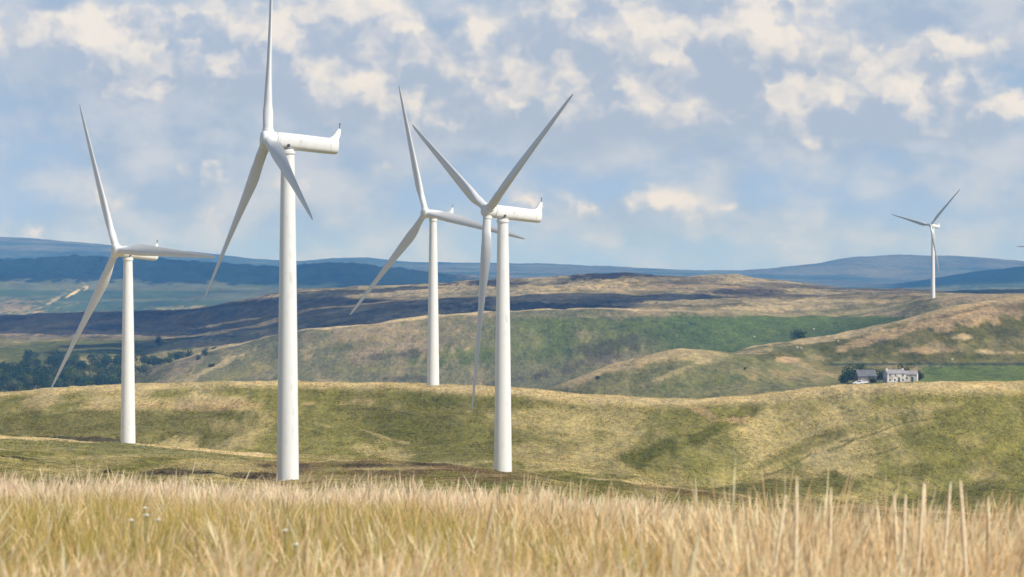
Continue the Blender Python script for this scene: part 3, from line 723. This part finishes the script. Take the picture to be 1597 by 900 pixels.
specs = [
    (417.5, 217.1, 539.3, 16.9, -10.1, 'tallest and nearest white wind turbine with one blade pointing straight up out of the picture'),
    (761.0, 328.5, 664.5, 27.4, 57.0, 'white wind turbine whose two raised blades form a wide V above its nacelle'),
    (663.8, 332.5, 979.6, 49.8, 101.5, 'smaller white wind turbine standing on the hill crest, blade tip passing behind the neighbouring tower'),
    (182.0, 391.0, 799.5, 41.1, 92.6, 'leftmost white wind turbine, foot behind a straw ridge, one blade across its nacelle'),
    (1451.3, 351.5, 2697.4, 49.8, 43.7, 'tiny far white wind turbine on the moor at the right, before blue hills'),
    (1650.0, 384.0, 2760.0, 50.0, 30.0, 'far wind turbine of which only a blade tip enters the right edge'),
]
turbs = [proto_turbine] + [copy_tree(proto_turbine) for _ in specs[1:]]
for t, s_ in zip(turbs, specs): set_turbine(t, *s_)

# ------------------------------------------------------------------ foreground grass
def ribbons(base, h, az_lean, lean, width, prof, levels, c0, c1, face=None, curve=1.6):
    """N grass ribbons: base (N,3), height, lean direction and amount (m at the tip), width (m), width profile per level"""
    n = len(base); L = len(levels)
    lv = np.asarray(levels)[None, :]; pr = np.asarray(prof)[None, :]
    off = lean[:, None] * lv ** curve
    x = base[:, 0:1] + np.cos(az_lean)[:, None] * off; y = base[:, 1:2] + np.sin(az_lean)[:, None] * off
    z = base[:, 2:3] + h[:, None] * lv - 0.15 * (off ** 2) / np.maximum(h[:, None], 0.05)
    fa = rng.uniform(-0.9, 0.9, n) if face is None else face
    wx = np.cos(fa)[:, None] * width[:, None] * pr * 0.5; wy = np.sin(fa)[:, None] * width[:, None] * pr * 0.5
    v = np.stack([np.stack([x - wx, y - wy, z], -1), np.stack([x + wx, y + wy, z], -1)], 2).reshape(-1, 3)
    idx = np.arange(n * L * 2).reshape(n, L, 2)
    f = np.stack([idx[:, :-1, 0], idx[:, :-1, 1], idx[:, 1:, 1], idx[:, 1:, 0]], -1).reshape(-1, 4)
    tt = np.repeat(lv, n, 0)[..., None]
    c = c0[:, None, :] * (1 - tt) + c1[:, None, :] * tt
    c = np.repeat(c.reshape(n, L, 1, 3), 2, 2).reshape(-1, 3)
    return v, f, c
def merge(parts):
    vs, fs, cs, o = [], [], [], 0
    for v, f, c in parts:
        vs.append(v); fs.append(f + o); cs.append(c); o += len(v)
    return np.concatenate(vs), np.concatenate(fs), np.concatenate(cs)
def scatter(n, y0, y1, margin):
    y = np.sqrt(rng.uniform(y0 * y0, y1 * y1, n))
    x = rng.uniform(-1, 1, n) * (0.1141 * y * 1.12 + margin)
    return x, y
STRAWS = np.array([[0.82, 0.55, 0.21], [0.90, 0.68, 0.33], [0.70, 0.40, 0.12], [0.88, 0.60, 0.26]])
GREENS = np.array([[0.46, 0.42, 0.07], [0.58, 0.48, 0.12], [0.32, 0.33, 0.05]])
HEADS = np.array([[0.90, 0.68, 0.40], [0.92, 0.76, 0.50], [0.82, 0.56, 0.30]])
parts = []
def field(y0, y1, n_leaf, n_culm, margin, wk):
    # leaves: greener to the left and in the middle distance, all straw at the right and close by
    def greenness(x, y):
        pxv = CX + F * x / y
        gr = fbm(x / 1.6, y / 5.0, 101, 3)
        return sst(gr + 0.20 * (1 - sst(pxv, 350, 1200)) - 0.28 * sst(pxv, 700, 1250), 0.42, 0.62) * sst(y, 17.0, 21.0) * (1 - 0.75 * sst(y, 39, 43))
    x, y = scatter(n_leaf, y0, y1, margin)
    green = greenness(x, y)
    isg = rng.uniform(0, 1, n_leaf) < 0.06 + green * 0.54
    base = np.stack([x, y, near_z(x, y) - 0.02], 1)
    clump = fbm(x / 0.5, y / 0.7, 107, 3)
    h = rng.uniform(0.20, 0.46, n_leaf) * (0.7 + 0.6 * clump)
    col = np.where(isg[:, None], GREENS[rng.integers(0, 3, n_leaf)], STRAWS[rng.integers(0, 4, n_leaf)] * 0.85) * rng.uniform(0.6, 1.2, n_leaf)[:, None]
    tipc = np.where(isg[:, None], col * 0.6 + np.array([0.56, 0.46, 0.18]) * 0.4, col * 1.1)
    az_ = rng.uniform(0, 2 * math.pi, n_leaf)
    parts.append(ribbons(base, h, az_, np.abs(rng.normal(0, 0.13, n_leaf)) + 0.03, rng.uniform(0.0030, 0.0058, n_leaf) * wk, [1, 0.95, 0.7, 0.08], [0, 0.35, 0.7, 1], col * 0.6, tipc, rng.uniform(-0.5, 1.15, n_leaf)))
    # flowering stems with feathery seed heads, gathered in tufts; few of them where the grass is green
    nt = n_culm // 14
    tx, ty = scatter(nt, y0, y1, margin)
    keep = rng.uniform(0, 1, nt) > greenness(tx, ty) * 0.55
    tx, ty = tx[keep], ty[keep]; nt = len(tx)
    m_ = rng.integers(6, 24, nt); ti = np.repeat(np.arange(nt), m_); n = len(ti)
    tr = rng.uniform(0.02, 0.09, nt)[ti]; ta = rng.uniform(0, 2 * math.pi, n); tq = np.sqrt(rng.uniform(0, 1, n))
    x = tx[ti] + tr * tq * np.cos(ta); y = ty[ti] + tr * tq * np.sin(ta)
    gg = greenness(x, y)
    hv = rng.normal(1.0, 0.17, nt).clip(0.55, 1.5)[ti]; lx = rng.normal(0.04, 0.10, nt)[ti]; tone = rng.uniform(0.78, 1.1, nt)[ti][:, None]
    base = np.stack([x, y, near_z(x, y) - 0.02], 1)
    h = rng.normal(0.46, 0.06, n).clip(0.25, 0.80) * hv * (0.85 + 0.3 * fbm(x / 0.9, y / 1.2, 117, 2)) * (1 - 0.22 * gg) * (1 - 0.10 * sst(y, 22, 30))
    sc = STRAWS[rng.integers(0, 4, n)] * rng.uniform(0.65, 1.15, n)[:, None]
    hc = HEADS[rng.integers(0, 3, n)] * rng.uniform(0.62, 1.12, n)[:, None]
    pink = sst(y, 36, 42)[:, None]
    hc = hc * (1 - pink * 0.7) + np.array([0.94, 0.74, 0.55]) * pink * 0.7
    # the stems of a tuft fan out from its foot, and the whole tuft leans with the wind
    ox = np.cos(ta) * tq * 0.13 + lx + rng.normal(0, 0.03, n); oy = np.sin(ta) * tq * 0.13 + rng.normal(0, 0.03, n)
    az_ = np.arctan2(oy, ox); ln = np.hypot(ox, oy) + 0.01
    sc = sc * tone; hc = hc * tone
    fa = rng.uniform(-0.45, 1.15, n)
    ww = rng.uniform(0.004, 0.0100, n) * wk
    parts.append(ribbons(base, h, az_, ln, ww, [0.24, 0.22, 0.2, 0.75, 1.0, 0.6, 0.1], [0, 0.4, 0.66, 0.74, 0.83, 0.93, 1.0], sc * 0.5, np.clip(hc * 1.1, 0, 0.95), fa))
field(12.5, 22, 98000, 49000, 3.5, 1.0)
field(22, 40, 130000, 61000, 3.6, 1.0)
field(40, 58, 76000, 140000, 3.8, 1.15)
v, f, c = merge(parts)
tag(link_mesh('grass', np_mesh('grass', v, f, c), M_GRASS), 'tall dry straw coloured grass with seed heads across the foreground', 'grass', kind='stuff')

# thick pale stalks that rise above the rest, close to the camera
def stalk(px_b, px_t, y_t, D, w, label):
    x0 = (px_b - CX) / F * D; x1 = (px_t - CX) / F * D
    zt = (HY - y_t) / F * D; z0 = float(near_z(np.array([x0]), np.array([D]))[0]) - 0.03
    bm = bmesh.new(); rings = []
    for k in range(9):
        t = k / 8
        cx = x0 + (x1 - x0) * t ** 1.15; cz = z0 + (zt - z0) * t
        r = w * 0.62 * (1 - 0.35 * t) * (1.0 if k < 6 else (1.5, 1.35, 0.4)[k - 6])
        rings.append([(cx + r * math.cos(a), D + r * math.sin(a), cz) for a in np.linspace(0, 2 * math.pi, 8, endpoint=False)])
    ring_loft(bm, rings)
    o = bm_obj('dry_stalk', bm, M_STALK)
    off = Vector((x0, D, z0)); o.data.transform(Matrix.Translation(-off)); o.location = off
    tag(o, label, 'grass stalk', 'tall stalks above the dry grass')
M_STALK = principled('straw_stem', (0.90, 0.74, 0.50), 0.8, 0, (30.0, (0.78, 0.60, 0.36), 0.4, 0.65))
stalk(1236, 1243, 742, 17.5, 0.012, 'upright dry stalk, tallest in the right half of the grass')
stalk(1292, 1296, 760, 21, 0.011, 'short upright dry stalk just right of the tallest upright one')
stalk(1180, 1226, 772, 19, 0.012, 'dry stalk leaning right, left of the tallest upright one')
stalk(1405, 1394, 770, 21, 0.011, 'thin dry stalk leaning slightly left, before the green slope')
stalk(1398, 1413, 770, 20, 0.012, 'short dry stalk with drooping head leaning right beside a thin left leaning one')
stalk(1422, 1441, 753, 20, 0.013, 'dry stalk leaning right, left one of a crossing pair')
stalk(1437, 1443, 754, 22, 0.010, 'thin near upright dry stalk crossing behind a right leaning one')
stalk(1458, 1483, 751, 20, 0.012, 'slender dry stalk leaning steeply right, middle of the right hand stalks')
stalk(1516, 1498, 747, 18, 0.013, 'thick dry stalk leaning left, tallest near the right edge')
stalk(1545, 1541, 774, 22, 0.010, 'short pale stalk, last one before the right edge')
# small white flower heads in the grass
M_PETAL = principled('white_petal', (0.8, 0.78, 0.68), 0.8)
M_STEMG = principled('flower_stem', (0.14, 0.17, 0.05), 0.8)
for i, (px, y, D) in enumerate([(226, 794, 27), (229, 805, 26), (205, 813, 26), (247, 812, 26), (445, 829, 24), (462, 851, 23)]):
    x = (px - CX) / F * D; zt = (HY - y) / F * D; z0 = float(near_z(np.array([x]), np.array([float(D)]))[0])
    r = empty('wildflower', (x, D, z0)); h = zt - z0
    sb = lathe_z([(-0.02, 0.0025), (h, 0.002)], 6); bm_obj('stem', sb, M_STEMG, r)
    pb = bmesh.new()
    for k in range(11):
        a = k * 2 * math.pi / 11
        p0 = Vector((0.003 * math.cos(a), 0.003 * math.sin(a), h)); p1 = Vector((0.022 * math.cos(a - .2), 0.022 * math.sin(a - .2), h + 0.007)); p2 = Vector((0.026 * math.cos(a), 0.026 * math.sin(a), h + 0.008)); p3 = Vector((0.022 * math.cos(a + .2), 0.022 * math.sin(a + .2), h + 0.007))
        pb.faces.new([pb.verts.new(q) for q in (p0, p1, p2, p3)])
    ic = bmesh.ops.create_icosphere(pb, subdivisions=1, radius=0.011, matrix=Matrix.Translation((0, 0, h + 0.004)))
    bm_obj('flower_head', pb, M_PETAL, r, False)
    tag(r, 'tiny white flower head showing among the grass at the left', 'flower', 'tiny white flowers in the grass')

# ------------------------------------------------------------------ tussocks that give the middle slope its rough pile
def tussocks(n, D0, D1, nb, h0, h1, w):
    y = np.sqrt(rng.uniform(D0 * D0, D1 * D1, n)); px = rng.uniform(-60, 1660, n)
    x = (px - CX) / F * y
    z = ground(px, y)
    cc = cover_of(px, y, HY - F * z / y, x)
    k = fbm(x / 4, y / 6, 131, 3)
    ok = rng.uniform(0, 1, n) < sst(k, 0.30, 0.62)
    x, y, z, cc, k = x[ok], y[ok], z[ok], cc[ok], k[ok]; n = len(x)
    out = []
    for b in range(nb):
        a = rng.uniform(0, 2 * math.pi, n); d = rng.uniform(0, 0.22, n)
        base = np.stack([x + np.cos(a) * d, y + np.sin(a) * d, z - 0.05], 1)
        h = rng.uniform(h0, h1, n) * (0.6 + 0.8 * k)
        col = cc * rng.uniform(0.65, 1.45, n)[:, None]
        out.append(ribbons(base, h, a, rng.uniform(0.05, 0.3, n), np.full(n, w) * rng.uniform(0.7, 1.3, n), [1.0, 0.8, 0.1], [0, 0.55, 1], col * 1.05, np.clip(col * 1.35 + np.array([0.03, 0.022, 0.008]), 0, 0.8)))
    return merge(out)
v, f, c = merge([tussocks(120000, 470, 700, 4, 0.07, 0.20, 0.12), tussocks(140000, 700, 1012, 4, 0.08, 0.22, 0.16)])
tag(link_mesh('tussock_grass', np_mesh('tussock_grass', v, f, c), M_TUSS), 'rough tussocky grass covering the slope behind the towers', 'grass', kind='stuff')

# ------------------------------------------------------------------ trees and shrubs
M_BARK = principled('bark', (0.09, 0.07, 0.05), 0.95, 0, (3.0, (0.05, 0.04, 0.03), 0.4, 0.6))
LEAFMATS = [leaf_material('leaf_dark', 0.25, False, (0.046, 0.074, 0.012), 0.45), leaf_material('leaf_mid', 0.25, False, (0.085, 0.120, 0.018), 0.4), leaf_material('leaf_olive', 0.25, False, (0.125, 0.145, 0.03), 0.35), leaf_material('heather_leaf', 0.15, False, (0.04, 0.027, 0.02), 0.4)]
def leaf_cloud(name, lobes, n, size, rg):
    """many leaf sprays spread through the volume of uneven lobes"""
    c = np.array([l[0] for l in lobes]); r = np.array([l[1] for l in lobes])
    w = (r[:, 0] * r[:, 1]); k = rg.choice(len(lobes), n, p=w / w.sum())
    d = rg.normal(size=(n, 3)); d /= np.linalg.norm(d, axis=1)[:, None]
    q = rg.uniform(0.25, 1.0, n) ** 0.4
    p = c[k] + d * r[k] * q[:, None]
    p += rg.normal(0, size * 0.35, (n, 3))
    nrm = d + rg.normal(0, 0.55, (n, 3)); nrm /= np.linalg.norm(nrm, axis=1)[:, None]
    t = np.cross(nrm, rg.normal(size=(n, 3))); t /= np.linalg.norm(t, axis=1)[:, None]
    b = np.cross(nrm, t); s = size * rg.uniform(0.5, 1.3, n)[:, None]
    v = np.stack([p - t * s * 0.5, p - b * s * 0.33 + nrm * s * .06, p + t * s * 0.55, p + b * s * 0.3 + nrm * s * .06], 1).reshape(-1, 3)
    f = np.arange(n * 4).reshape(n, 4)
    return np_mesh(name, v, f)
def trunk_bm(h, r, lobes, rg):
    bm = bmesh.new()
    def limb(p0, p1, r0, r1):
        d = (p1 - p0); a = d.orthogonal().normalized(); b = d.normalized().cross(a)
        rings = []
        for k in range(4):
            t = k / 3; c = p0.lerp(p1, t) + a * 0.05 * math.sin(3 * t) * d.length * 0.3; rr = r0 + (r1 - r0) * t
            rings.append([c + (a * math.cos(q) + b * math.sin(q)) * rr for q in np.linspace(0, 2 * math.pi, 7, endpoint=False)])
        ring_loft(bm, rings)
    limb(Vector((0, 0, -0.6)), Vector((0, 0, h)), r, r * 0.55)
    for l in lobes[:5]:
        limb(Vector((0, 0, h * rg.uniform(0.7, 0.98))), Vector(l[0]), r * 0.5, r * 0.12)
    return bm
def tree_proto(seed, H, Wd, leaf, n, mat):
    rg = np.random.default_rng(seed); lobes = []
    for i in range(12):
        a = rg.uniform(0, 2 * math.pi); q = rg.uniform(0.1, 0.62) * Wd * 0.5
        lobes.append(((q * math.cos(a), q * math.sin(a), H * rg.uniform(0.24, 0.80)), (Wd * rg.uniform(0.18, 0.30), Wd * rg.uniform(0.18, 0.30), H * rg.uniform(0.14, 0.23))))
    return trunk_bm(H * 0.4, H * 0.028, lobes, rg), leaf_cloud('crown', lobes, n, leaf, rg), mat
TREE_ME = []
for i, (H, Wd, mat) in enumerate([(10, 10, 0), (8, 9, 0), (11, 9, 1), (7, 8, 1), (9, 10, 2)]):
    tb, cm, m_ = tree_proto(40 + i, H, Wd, 0.75, 900, LEAFMATS[mat])
    me = bpy.data.meshes.new('trunk'); bmesh.ops.recalc_face_normals(tb, faces=tb.faces); tb.to_mesh(me); tb.free(); me.materials.append(M_BARK)
    cm.materials.append(m_)
    TREE_ME.append((me, cm))
def place_tree(name, kind, loc, s, label, cat, group=None, sz=None):
    t = empty(name, loc, random.uniform(0, 6.28)); t.scale = (s, s, sz or s)
    link_mesh('trunk', TREE_ME[kind][0], None, t); link_mesh('crown', TREE_ME[kind][1], None, t)
    return tag(t, label, cat, group)
# valley wood at the left
ub = lambda px: np.interp(px, [-30, 0, 40, 60, 130, 170, 210, 260, 300, 340], [590, 582, 570, 562, 556, 568, 566, 562, 560, 562])
cnt = 0; tries = 0
placed = []
while cnt < 170 and tries < 9000:
    tries += 1
    px = random.uniform(-25, 335); D = random.uniform(2440, 3060)
    y = HY - F * gz(px, D) / D
    if y < ub(px) or y > 640: continue
    if px > 205 and D < 2800 - (px - 205) * 0.2 : continue
    if px > 255 and D < 2890: continue
    x = (px - CX) / F * D
    if any((x - a) ** 2 + (D - b) ** 2 < 22 for a, b in placed): continue
    placed.append((x, D)); cnt += 1
    k = random.choices([0, 1, 2, 3, 4], [5, 5, 3, 3, 1.2])[0]
    s = random.uniform(0.8, 1.35) * (0.72 if px > 215 else 1.0)
    lab = {0: 'dark round broadleaf tree in the valley wood at the left', 1: 'dark low broadleaf tree in the valley wood at the left', 2: 'green broadleaf tree in the valley wood at the left', 3: 'green low broadleaf tree in the valley wood at the left', 4: 'yellowish green broadleaf tree in the valley wood at the left'}[k]
    place_tree('tree', k, at(px, D), s, lab, 'tree', 'trees of the valley wood')
# single bushes and trees elsewhere
def lone(px, y, D0, D1, w_px, kind, label, name='bush', squash=0.9):
    D = find_D(px, y, D0, D1); s = w_px * D / F / 9.0
    place_tree(name, kind, at(px, D, -0.25 * s * 9 * 0.3), s, label, 'bush' if name == 'bush' else 'tree', None, s * squash)
lone(1245, 526, 2240, 2290, 29, 1, 'single dark bush on the hill crest beside the green pasture', 'bush', 0.62)
lone(250, 540, 3200, 3700, 18, 2, 'faint green tree in the valley field right of the leftmost tower', 'tree')
lone(320, 556, 2850, 2960, 15, 0, 'dark round bush near the top of the straw hillside at left', 'bush')
lone(335, 551, 2850, 2960, 13, 1, 'small greyish bush right of a dark round one on the hill edge')
lone(309, 562, 2800, 2900, 11, 0, 'small dark bush below the round one on the left hill edge')
lone(330, 572, 2700, 2880, 18, 3, 'low spreading bush on the straw slope right of the valley wood', 'bush', 0.6)
lone(1162, 577, 1800, 1950, 6, 0, 'tiny dark bush alone on the low grass hill left of the farm')
lone(932, 592, 1850, 1990, 9, 1, 'small dark bush at the foot of the low hill near its left end')
# heather and rush clumps on the near bank
HEATH_ME = leaf_cloud('foliage', [((0, 0, .35), (.55, .5, .4)), ((.5, .1, .25), (.4, .4, .3)), ((-.5, 0, .3), (.4, .4, .3)), ((0.1, .2, .7), (.3, .3, .3))], 420, 0.14, np.random.default_rng(5))
HEATH_ME.materials.append(LEAFMATS[3])
def clump(px, y, D0, D1, s, label, sx=1.0):
    D = find_D(px, y, D0, D1)
    o = link_mesh('heather_clump', HEATH_ME, None); o.location = at(px, D, -0.1); o.scale = (s * sx, s, s)
    tag(o, label, 'shrub', 'dark heather clumps on the near bank')
clump(168, 738, 480, 560, 0.75, 'upright dark heather clump alone left of the dark bank')
for px, y, s, sx, lab in [(188, 739, 0.4, 1.5, 'low dark heather clump right beside the upright one'), (252, 739, .45, 1.8, 'dark heather clump at the left end of the bank'), (268, 740, .45, 1.6, 'dark heather clump in the middle of the left bank'), (284, 741, .35, 1.5, 'small dark heather clump at the right end of the left bank'),
                      (382, 745, .4, 1.6, 'low dark heather clump left of the tallest tower'), (394, 745, .45, 1.5, 'dark heather clump nearest the foot of the tallest tower')]:
    clump(px, y, 480, 570, s, lab, sx)

# ------------------------------------------------------------------ farm on the hill at the right
M_WALL = principled('whitewash', (0.66, 0.62, 0.58), 0.9, 0, (0.7, (0.34, 0.30, 0.28), 0.42, 0.68))
M_SLATE = principled('slate', (0.11, 0.115, 0.13), 0.6, 0, (1.5, (0.17, 0.175, 0.19), 0.4, 0.65))
M_SLATE_SUNLIT = principled('sunlit_slate', (0.34, 0.32, 0.33), 0.7, 0, (1.2, (0.22, 0.21, 0.22), 0.4, 0.65))  # paler copy of the slate, sunlight on the roofs put into the colour
M_STONE = principled('rubble_stone', (0.26, 0.23, 0.20), 0.95, 0, (2.0, (0.13, 0.11, 0.10), 0.4, 0.6))
M_GLASS = principled('window_glass', (0.02, 0.025, 0.03), 0.15)
M_FRAME = principled('window_frame', (0.7, 0.7, 0.68), 0.5)
M_DOOR = principled('green_door', (0.05, 0.10, 0.08), 0.5)
def box_bm(x0, x1, y0, y1, z0, z1, bm=None):
    bm = bm or bmesh.new()
    vs = [bm.verts.new((x, y, z)) for z in (z0, z1) for x, y in ((x0, y0), (x1, y0), (x1, y1), (x0, y1))]
    for q in ((0, 1, 2, 3), (4, 5, 6, 7), (0, 1, 5, 4), (1, 2, 6, 5), (2, 3, 7, 6), (3, 0, 4, 7)): bm.faces.new([vs[i] for i in q])
    return bm
def gabled(w, d, he, hr):
    """walls with gables on the long axis x"""
    bm = bmesh.new(); x0, x1, y0, y1 = -w / 2, w / 2, -d / 2, d / 2
    P0 = [bm.verts.new(p) for p in ((x0, y0, -1.5), (x1, y0, -1.5), (x1, y1, -1.5), (x0, y1, -1.5))]
    P1 = [bm.verts.new(p) for p in ((x0, y0, he), (x1, y0, he), (x1, y1, he), (x0, y1, he))]
    ga, gb = bm.verts.new((x0, 0, hr)), bm.verts.new((x1, 0, hr))
    bm.faces.new(P0); bm.faces.new((P0[0], P0[1], P1[1], P1[0])); bm.faces.new((P0[2], P0[3], P1[3], P1[2]))
    bm.faces.new((P0[1], P0[2], P1[2], gb, P1[1])); bm.faces.new((P0[3], P0[0], P1[0], ga, P1[3])); bm.faces.new((P1[0], P1[1], gb, ga)); bm.faces.new((P1[2], P1[3], ga, gb))
    return bm
def roof_bm(w, d, he, hr, over=0.25, th=0.18):
    bm = bmesh.new(); sl = (hr - he) / (d / 2); e = d / 2 + over
    a = [(-e, he - over * sl + 0.02), (0, hr + 0.02), (e, he - over * sl + 0.02), (e, he - over * sl + 0.02 + th), (0, hr + 0.02 + th), (-e, he - over * sl + 0.02 + th)]
    ring_loft(bm, [[(-w / 2 - 0.12, y, z) for y, z in a], [(w / 2 + 0.12, y, z) for y, z in a]])
    return bm
def window(parent, x, y, z, w=0.9, h=1.15):
    """window on a wall facing -y: dark panes set in a pale frame"""
    fr = bmesh.new()
    for x0, x1, z0, z1 in ((-w/2, -w/2+.09, -h/2, h/2), (w/2-.09, w/2, -h/2, h/2), (-w/2+.09, w/2-.09, h/2-.09, h/2), (-w/2+.09, w/2-.09, -h/2, -h/2+.09), (-.035, .035, -h/2+.09, h/2-.09)):
        box_bm(x0, x1, -.06, .04, z0, z1, fr)
    o = bm_obj('window', fr, M_FRAME, parent, False); o.location = (x, y, z)
    bm_obj('pane', box_bm(-w/2+.09, w/2-.09, -.02, .03, -h/2+.09, h/2-.09), M_GLASS, o, False)
def house(name, px, y, D, w, d, he, hr, rz, wallm, label, cat, wins=(), chimneys=(), door=None):
    loc = at(px, D); r = empty(name, loc, rz)
    bm_obj('wall', gabled(w, d, he, hr), wallm, r, False)
    rf = bm_obj('roof', roof_bm(w, d, he, hr), M_SLATE_SUNLIT if name != 'barn' else M_SLATE, r, False)
    for cx_ in chimneys: bm_obj('chimney', box_bm(cx_ - .4, cx_ + .4, -.4, .4, hr - .4, hr + .7), wallm, rf, False)
    for wx, wz in wins: window(r, wx, -d / 2 - 0.003, wz)
    if door is not None: bm_obj('door', box_bm(door - .45, door + .45, -d / 2 - .05, -d / 2 - .003, -.2, 1.95), M_DOOR, r, False)
    return tag(r, label, cat)
DF = find_D(1395, 596, 1720, 2000)
house('farmhouse', 1395, 596, DF, 7.8, 5.4, 3.5, 4.9, R(14), M_WALL, 'white two storey farmhouse with slate roof on the hillside at right', 'house',
      [(-2.8, 2.75), (-0.5, 2.75), (2.6, 2.75), (-2.8, 0.95), (-0.8, 0.95), (2.6, 0.95)], (-3.35, 3.35), 1.0)
house('outbuilding', 1420, 596, DF + 4, 5.6, 4.6, 2.9, 4.2, R(-12), M_WALL, 'small whitewashed outbuilding right beside the farmhouse', 'outbuilding', [(-1.2, 1.4)], (), 1.0)
house('barn', 1350, 597, DF + 6, 7.6, 8.0, 2.6, 5.0, R(6), M_STONE, 'low stone barn with a grey slate roof left of the farmhouse', 'barn', [(-2.0, 1.2)], (), 1.2)
house('shed', 1317, 585, DF + 26, 2.4, 2.4, 2.1, 2.9, R(-20), M_WALL, 'tiny white shed among dark trees at the left of the farm', 'shed', (), (), 0.0)
# parked cars below the barn
M_CARW = principled('car_white', (0.78, 0.78, 0.77), 0.3); M_CARG = principled('car_glass', (0.03, 0.04, 0.045), 0.1); M_TYRE = principled('tyre', (0.02, 0.02, 0.02), 0.9); M_RIM = principled('rim', (0.5, 0.5, 0.52), 0.35, 0.8); M_LAMP = principled('lamp_lens', (0.75, 0.75, 0.7), 0.2)
def car(px, D, rz, L, hgt, label):
    r = empty('parked_car', at(px, D), rz)
    prof = [(-L/2, .35), (-L/2, .85), (-L/2 + .15, 1.0), (-L*.36, hgt - .06), (-L*.25, hgt), (L*.10, hgt), (L*.27, 1.0), (L*.47, .86), (L/2, .7), (L/2, .35)]
    bm = bmesh.new(); ring_loft(bm, [[(x, s * .85 * (1 if z < 1.02 else .86), z) for x, z in prof] for s in (-1, 1)])
    bmesh.ops.bevel(bm, geom=[e for e in bm.edges], offset=.05, segments=2, affect='EDGES')
    bm_obj('body', bm, M_CARW, r, True, R(35))
    for s in (-1, 1):
        g = bmesh.new(); ring_loft(g, [[(x, s * yy, z) for x, z in ((-L*.31, 1.02), (-L*.25, hgt - .12), (L*.08, hgt - .12), (L*.21, 1.02))] for yy in (.78, .875)])
        bm_obj('side_window', g, M_CARG, r, False)
        for xx in (-L*.31, L*.31):
            wb = lathe_z([(-.1, .2), (-.1, .32), (.1, .32), (.1, .2)], 20); bmesh.ops.rotate(wb, verts=wb.verts, cent=(0, 0, 0), matrix=Matrix.Rotation(R(90), 3, 'X'))
            wo_ = bm_obj('wheel', wb, M_TYRE, r, True, R(40)); wo_.location = (xx, s * .8, .32)
            rb = lathe_z([(-.11, .19), (.11, .19)], 16); bmesh.ops.rotate(rb, verts=rb.verts, cent=(0, 0, 0), matrix=Matrix.Rotation(R(90), 3, 'X')); bm_obj('rim', rb, M_RIM, wo_, True, R(40))
        hl = box_bm(L/2 - .08, L/2 + .02, s * .62 - .16, s * .62 + .16, .66, .80); bm_obj('headlight', hl, M_LAMP, r, False)
    return tag(r, label, 'car', 'white cars parked by the barn')
car(1338, DF - 10, R(190), 4.2, 1.5, 'white car parked before the barn, left of the two')
car(1347.5, DF - 7, R(15), 3.9, 1.45, 'white car parked before the barn, right of the two')
for px, dd, s, k, lab in [(1322, 18, .75, 0, 'dark tree between the white shed and the barn'), (1331, 24, .85, 0, 'dark tree behind the left end of the barn'), (1341, 26, .8, 0, 'dark tree rising behind the barn roof'), (1316, 2, .6, 0, 'dark bush at the left foot of the barn'), (1361, 20, .6, 0, 'dark bush behind the right end of the barn'),
                      (1371, 16, .6, 0, 'dark bush between the barn and the farmhouse'), (1380, 22, .62, 1, 'dark tree behind the left end of the farmhouse'), (1412, 26, .8, 0, 'dark tree behind the right end of the farmhouse'), (1424, 28, .66, 3, 'dark tree behind the small outbuilding'), (1434, 10, .5, 0, 'dark bush at the right end of the outbuilding'), (1360, -7, .38, 0, 'small dark bush right of the parked cars')]:
    place_tree('tree' if 'tree' in lab else 'bush', k, at(px, DF + dd, -0.3), s, lab, 'tree' if 'tree' in lab else 'bush')
# sheep
M_WOOL = principled('wool', (0.68, 0.64, 0.56), 1.0, 0, (6.0, (0.5, 0.46, 0.38), 0.4, 0.7)); M_FACE = principled('sheep_face', (0.12, 0.10, 0.09), 0.8)
def sheep_mesh():
    me = bpy.data.meshes.new('body')
    vs = [(0, 0, .62), (.34, 0, .63), (-.36, 0, .62), (.56, 0, .78), (.74, 0, .70)]; es = [(0, 1), (0, 2), (1, 3), (3, 4)]; rad = [.29, .25, .25, .13, .075]
    for sx in (.30, -.32):
        for sy in (-.13, .13):
            base_i = 1 if sx > 0 else 2; i = len(vs)
            vs += [(sx, sy, .42), (sx + (.02 if sx > 0 else .05), sy, .22), (sx, sy, .0)]; es += [(base_i, i), (i, i + 1), (i + 1, i + 2)]; rad += [.10, .05, .045]
    me.from_pydata(vs, es, [])
    o = bpy.data.objects.new('body', me); COL.objects.link(o)
    md = o.modifiers.new('skin', 'SKIN'); sv = me.skin_vertices[0].data
    for q, rr in zip(sv, rad): q.radius = (rr, rr)
    sv[0].use_root = True
    md2 = o.modifiers.new('sub', 'SUBSURF'); md2.levels = 1; md2.render_levels = 1
    dg = bpy.context.evaluated_depsgraph_get(); m2 = bpy.data.meshes.new_from_object(o.evaluated_get(dg))
    bpy.data.objects.remove(o)
    m2.materials.append(M_WOOL)
    for p in m2.polygons: p.use_smooth = True
    return m2
SHEEP = sheep_mesh()
for px, y, D0, D1, rz, lab in [(1243, 544, 1960, 2230, 0.3, 'white sheep left of the other grazing near the bare rusty patch'), (1250, 545, 1960, 2230, 2.6, 'white sheep right beside another above the bare rusty patch'), (1307, 534, 2050, 2240, 1.0, 'white sheep alone just below the hill crest right of the dark bush'),
                     (1269, 515, 2560, 2700, 0.2, 'white sheep in the green pasture right of the dark bush'), (1177, 527, 2560, 2750, 2.9, 'white sheep in the green pasture left of the dark bush'), (1485, 563, 2000, 2240, 0.5, 'white sheep on the slope above the green farm pasture')]:
    D = find_D(px, y, D0, D1)
    o = link_mesh('sheep', SHEEP, None); o.location = at(px, D, -0.02); o.rotation_euler = (0, 0, rz); o.scale = (1.25,) * 3
    tag(o, lab, 'sheep', 'white sheep grazing on the hills')
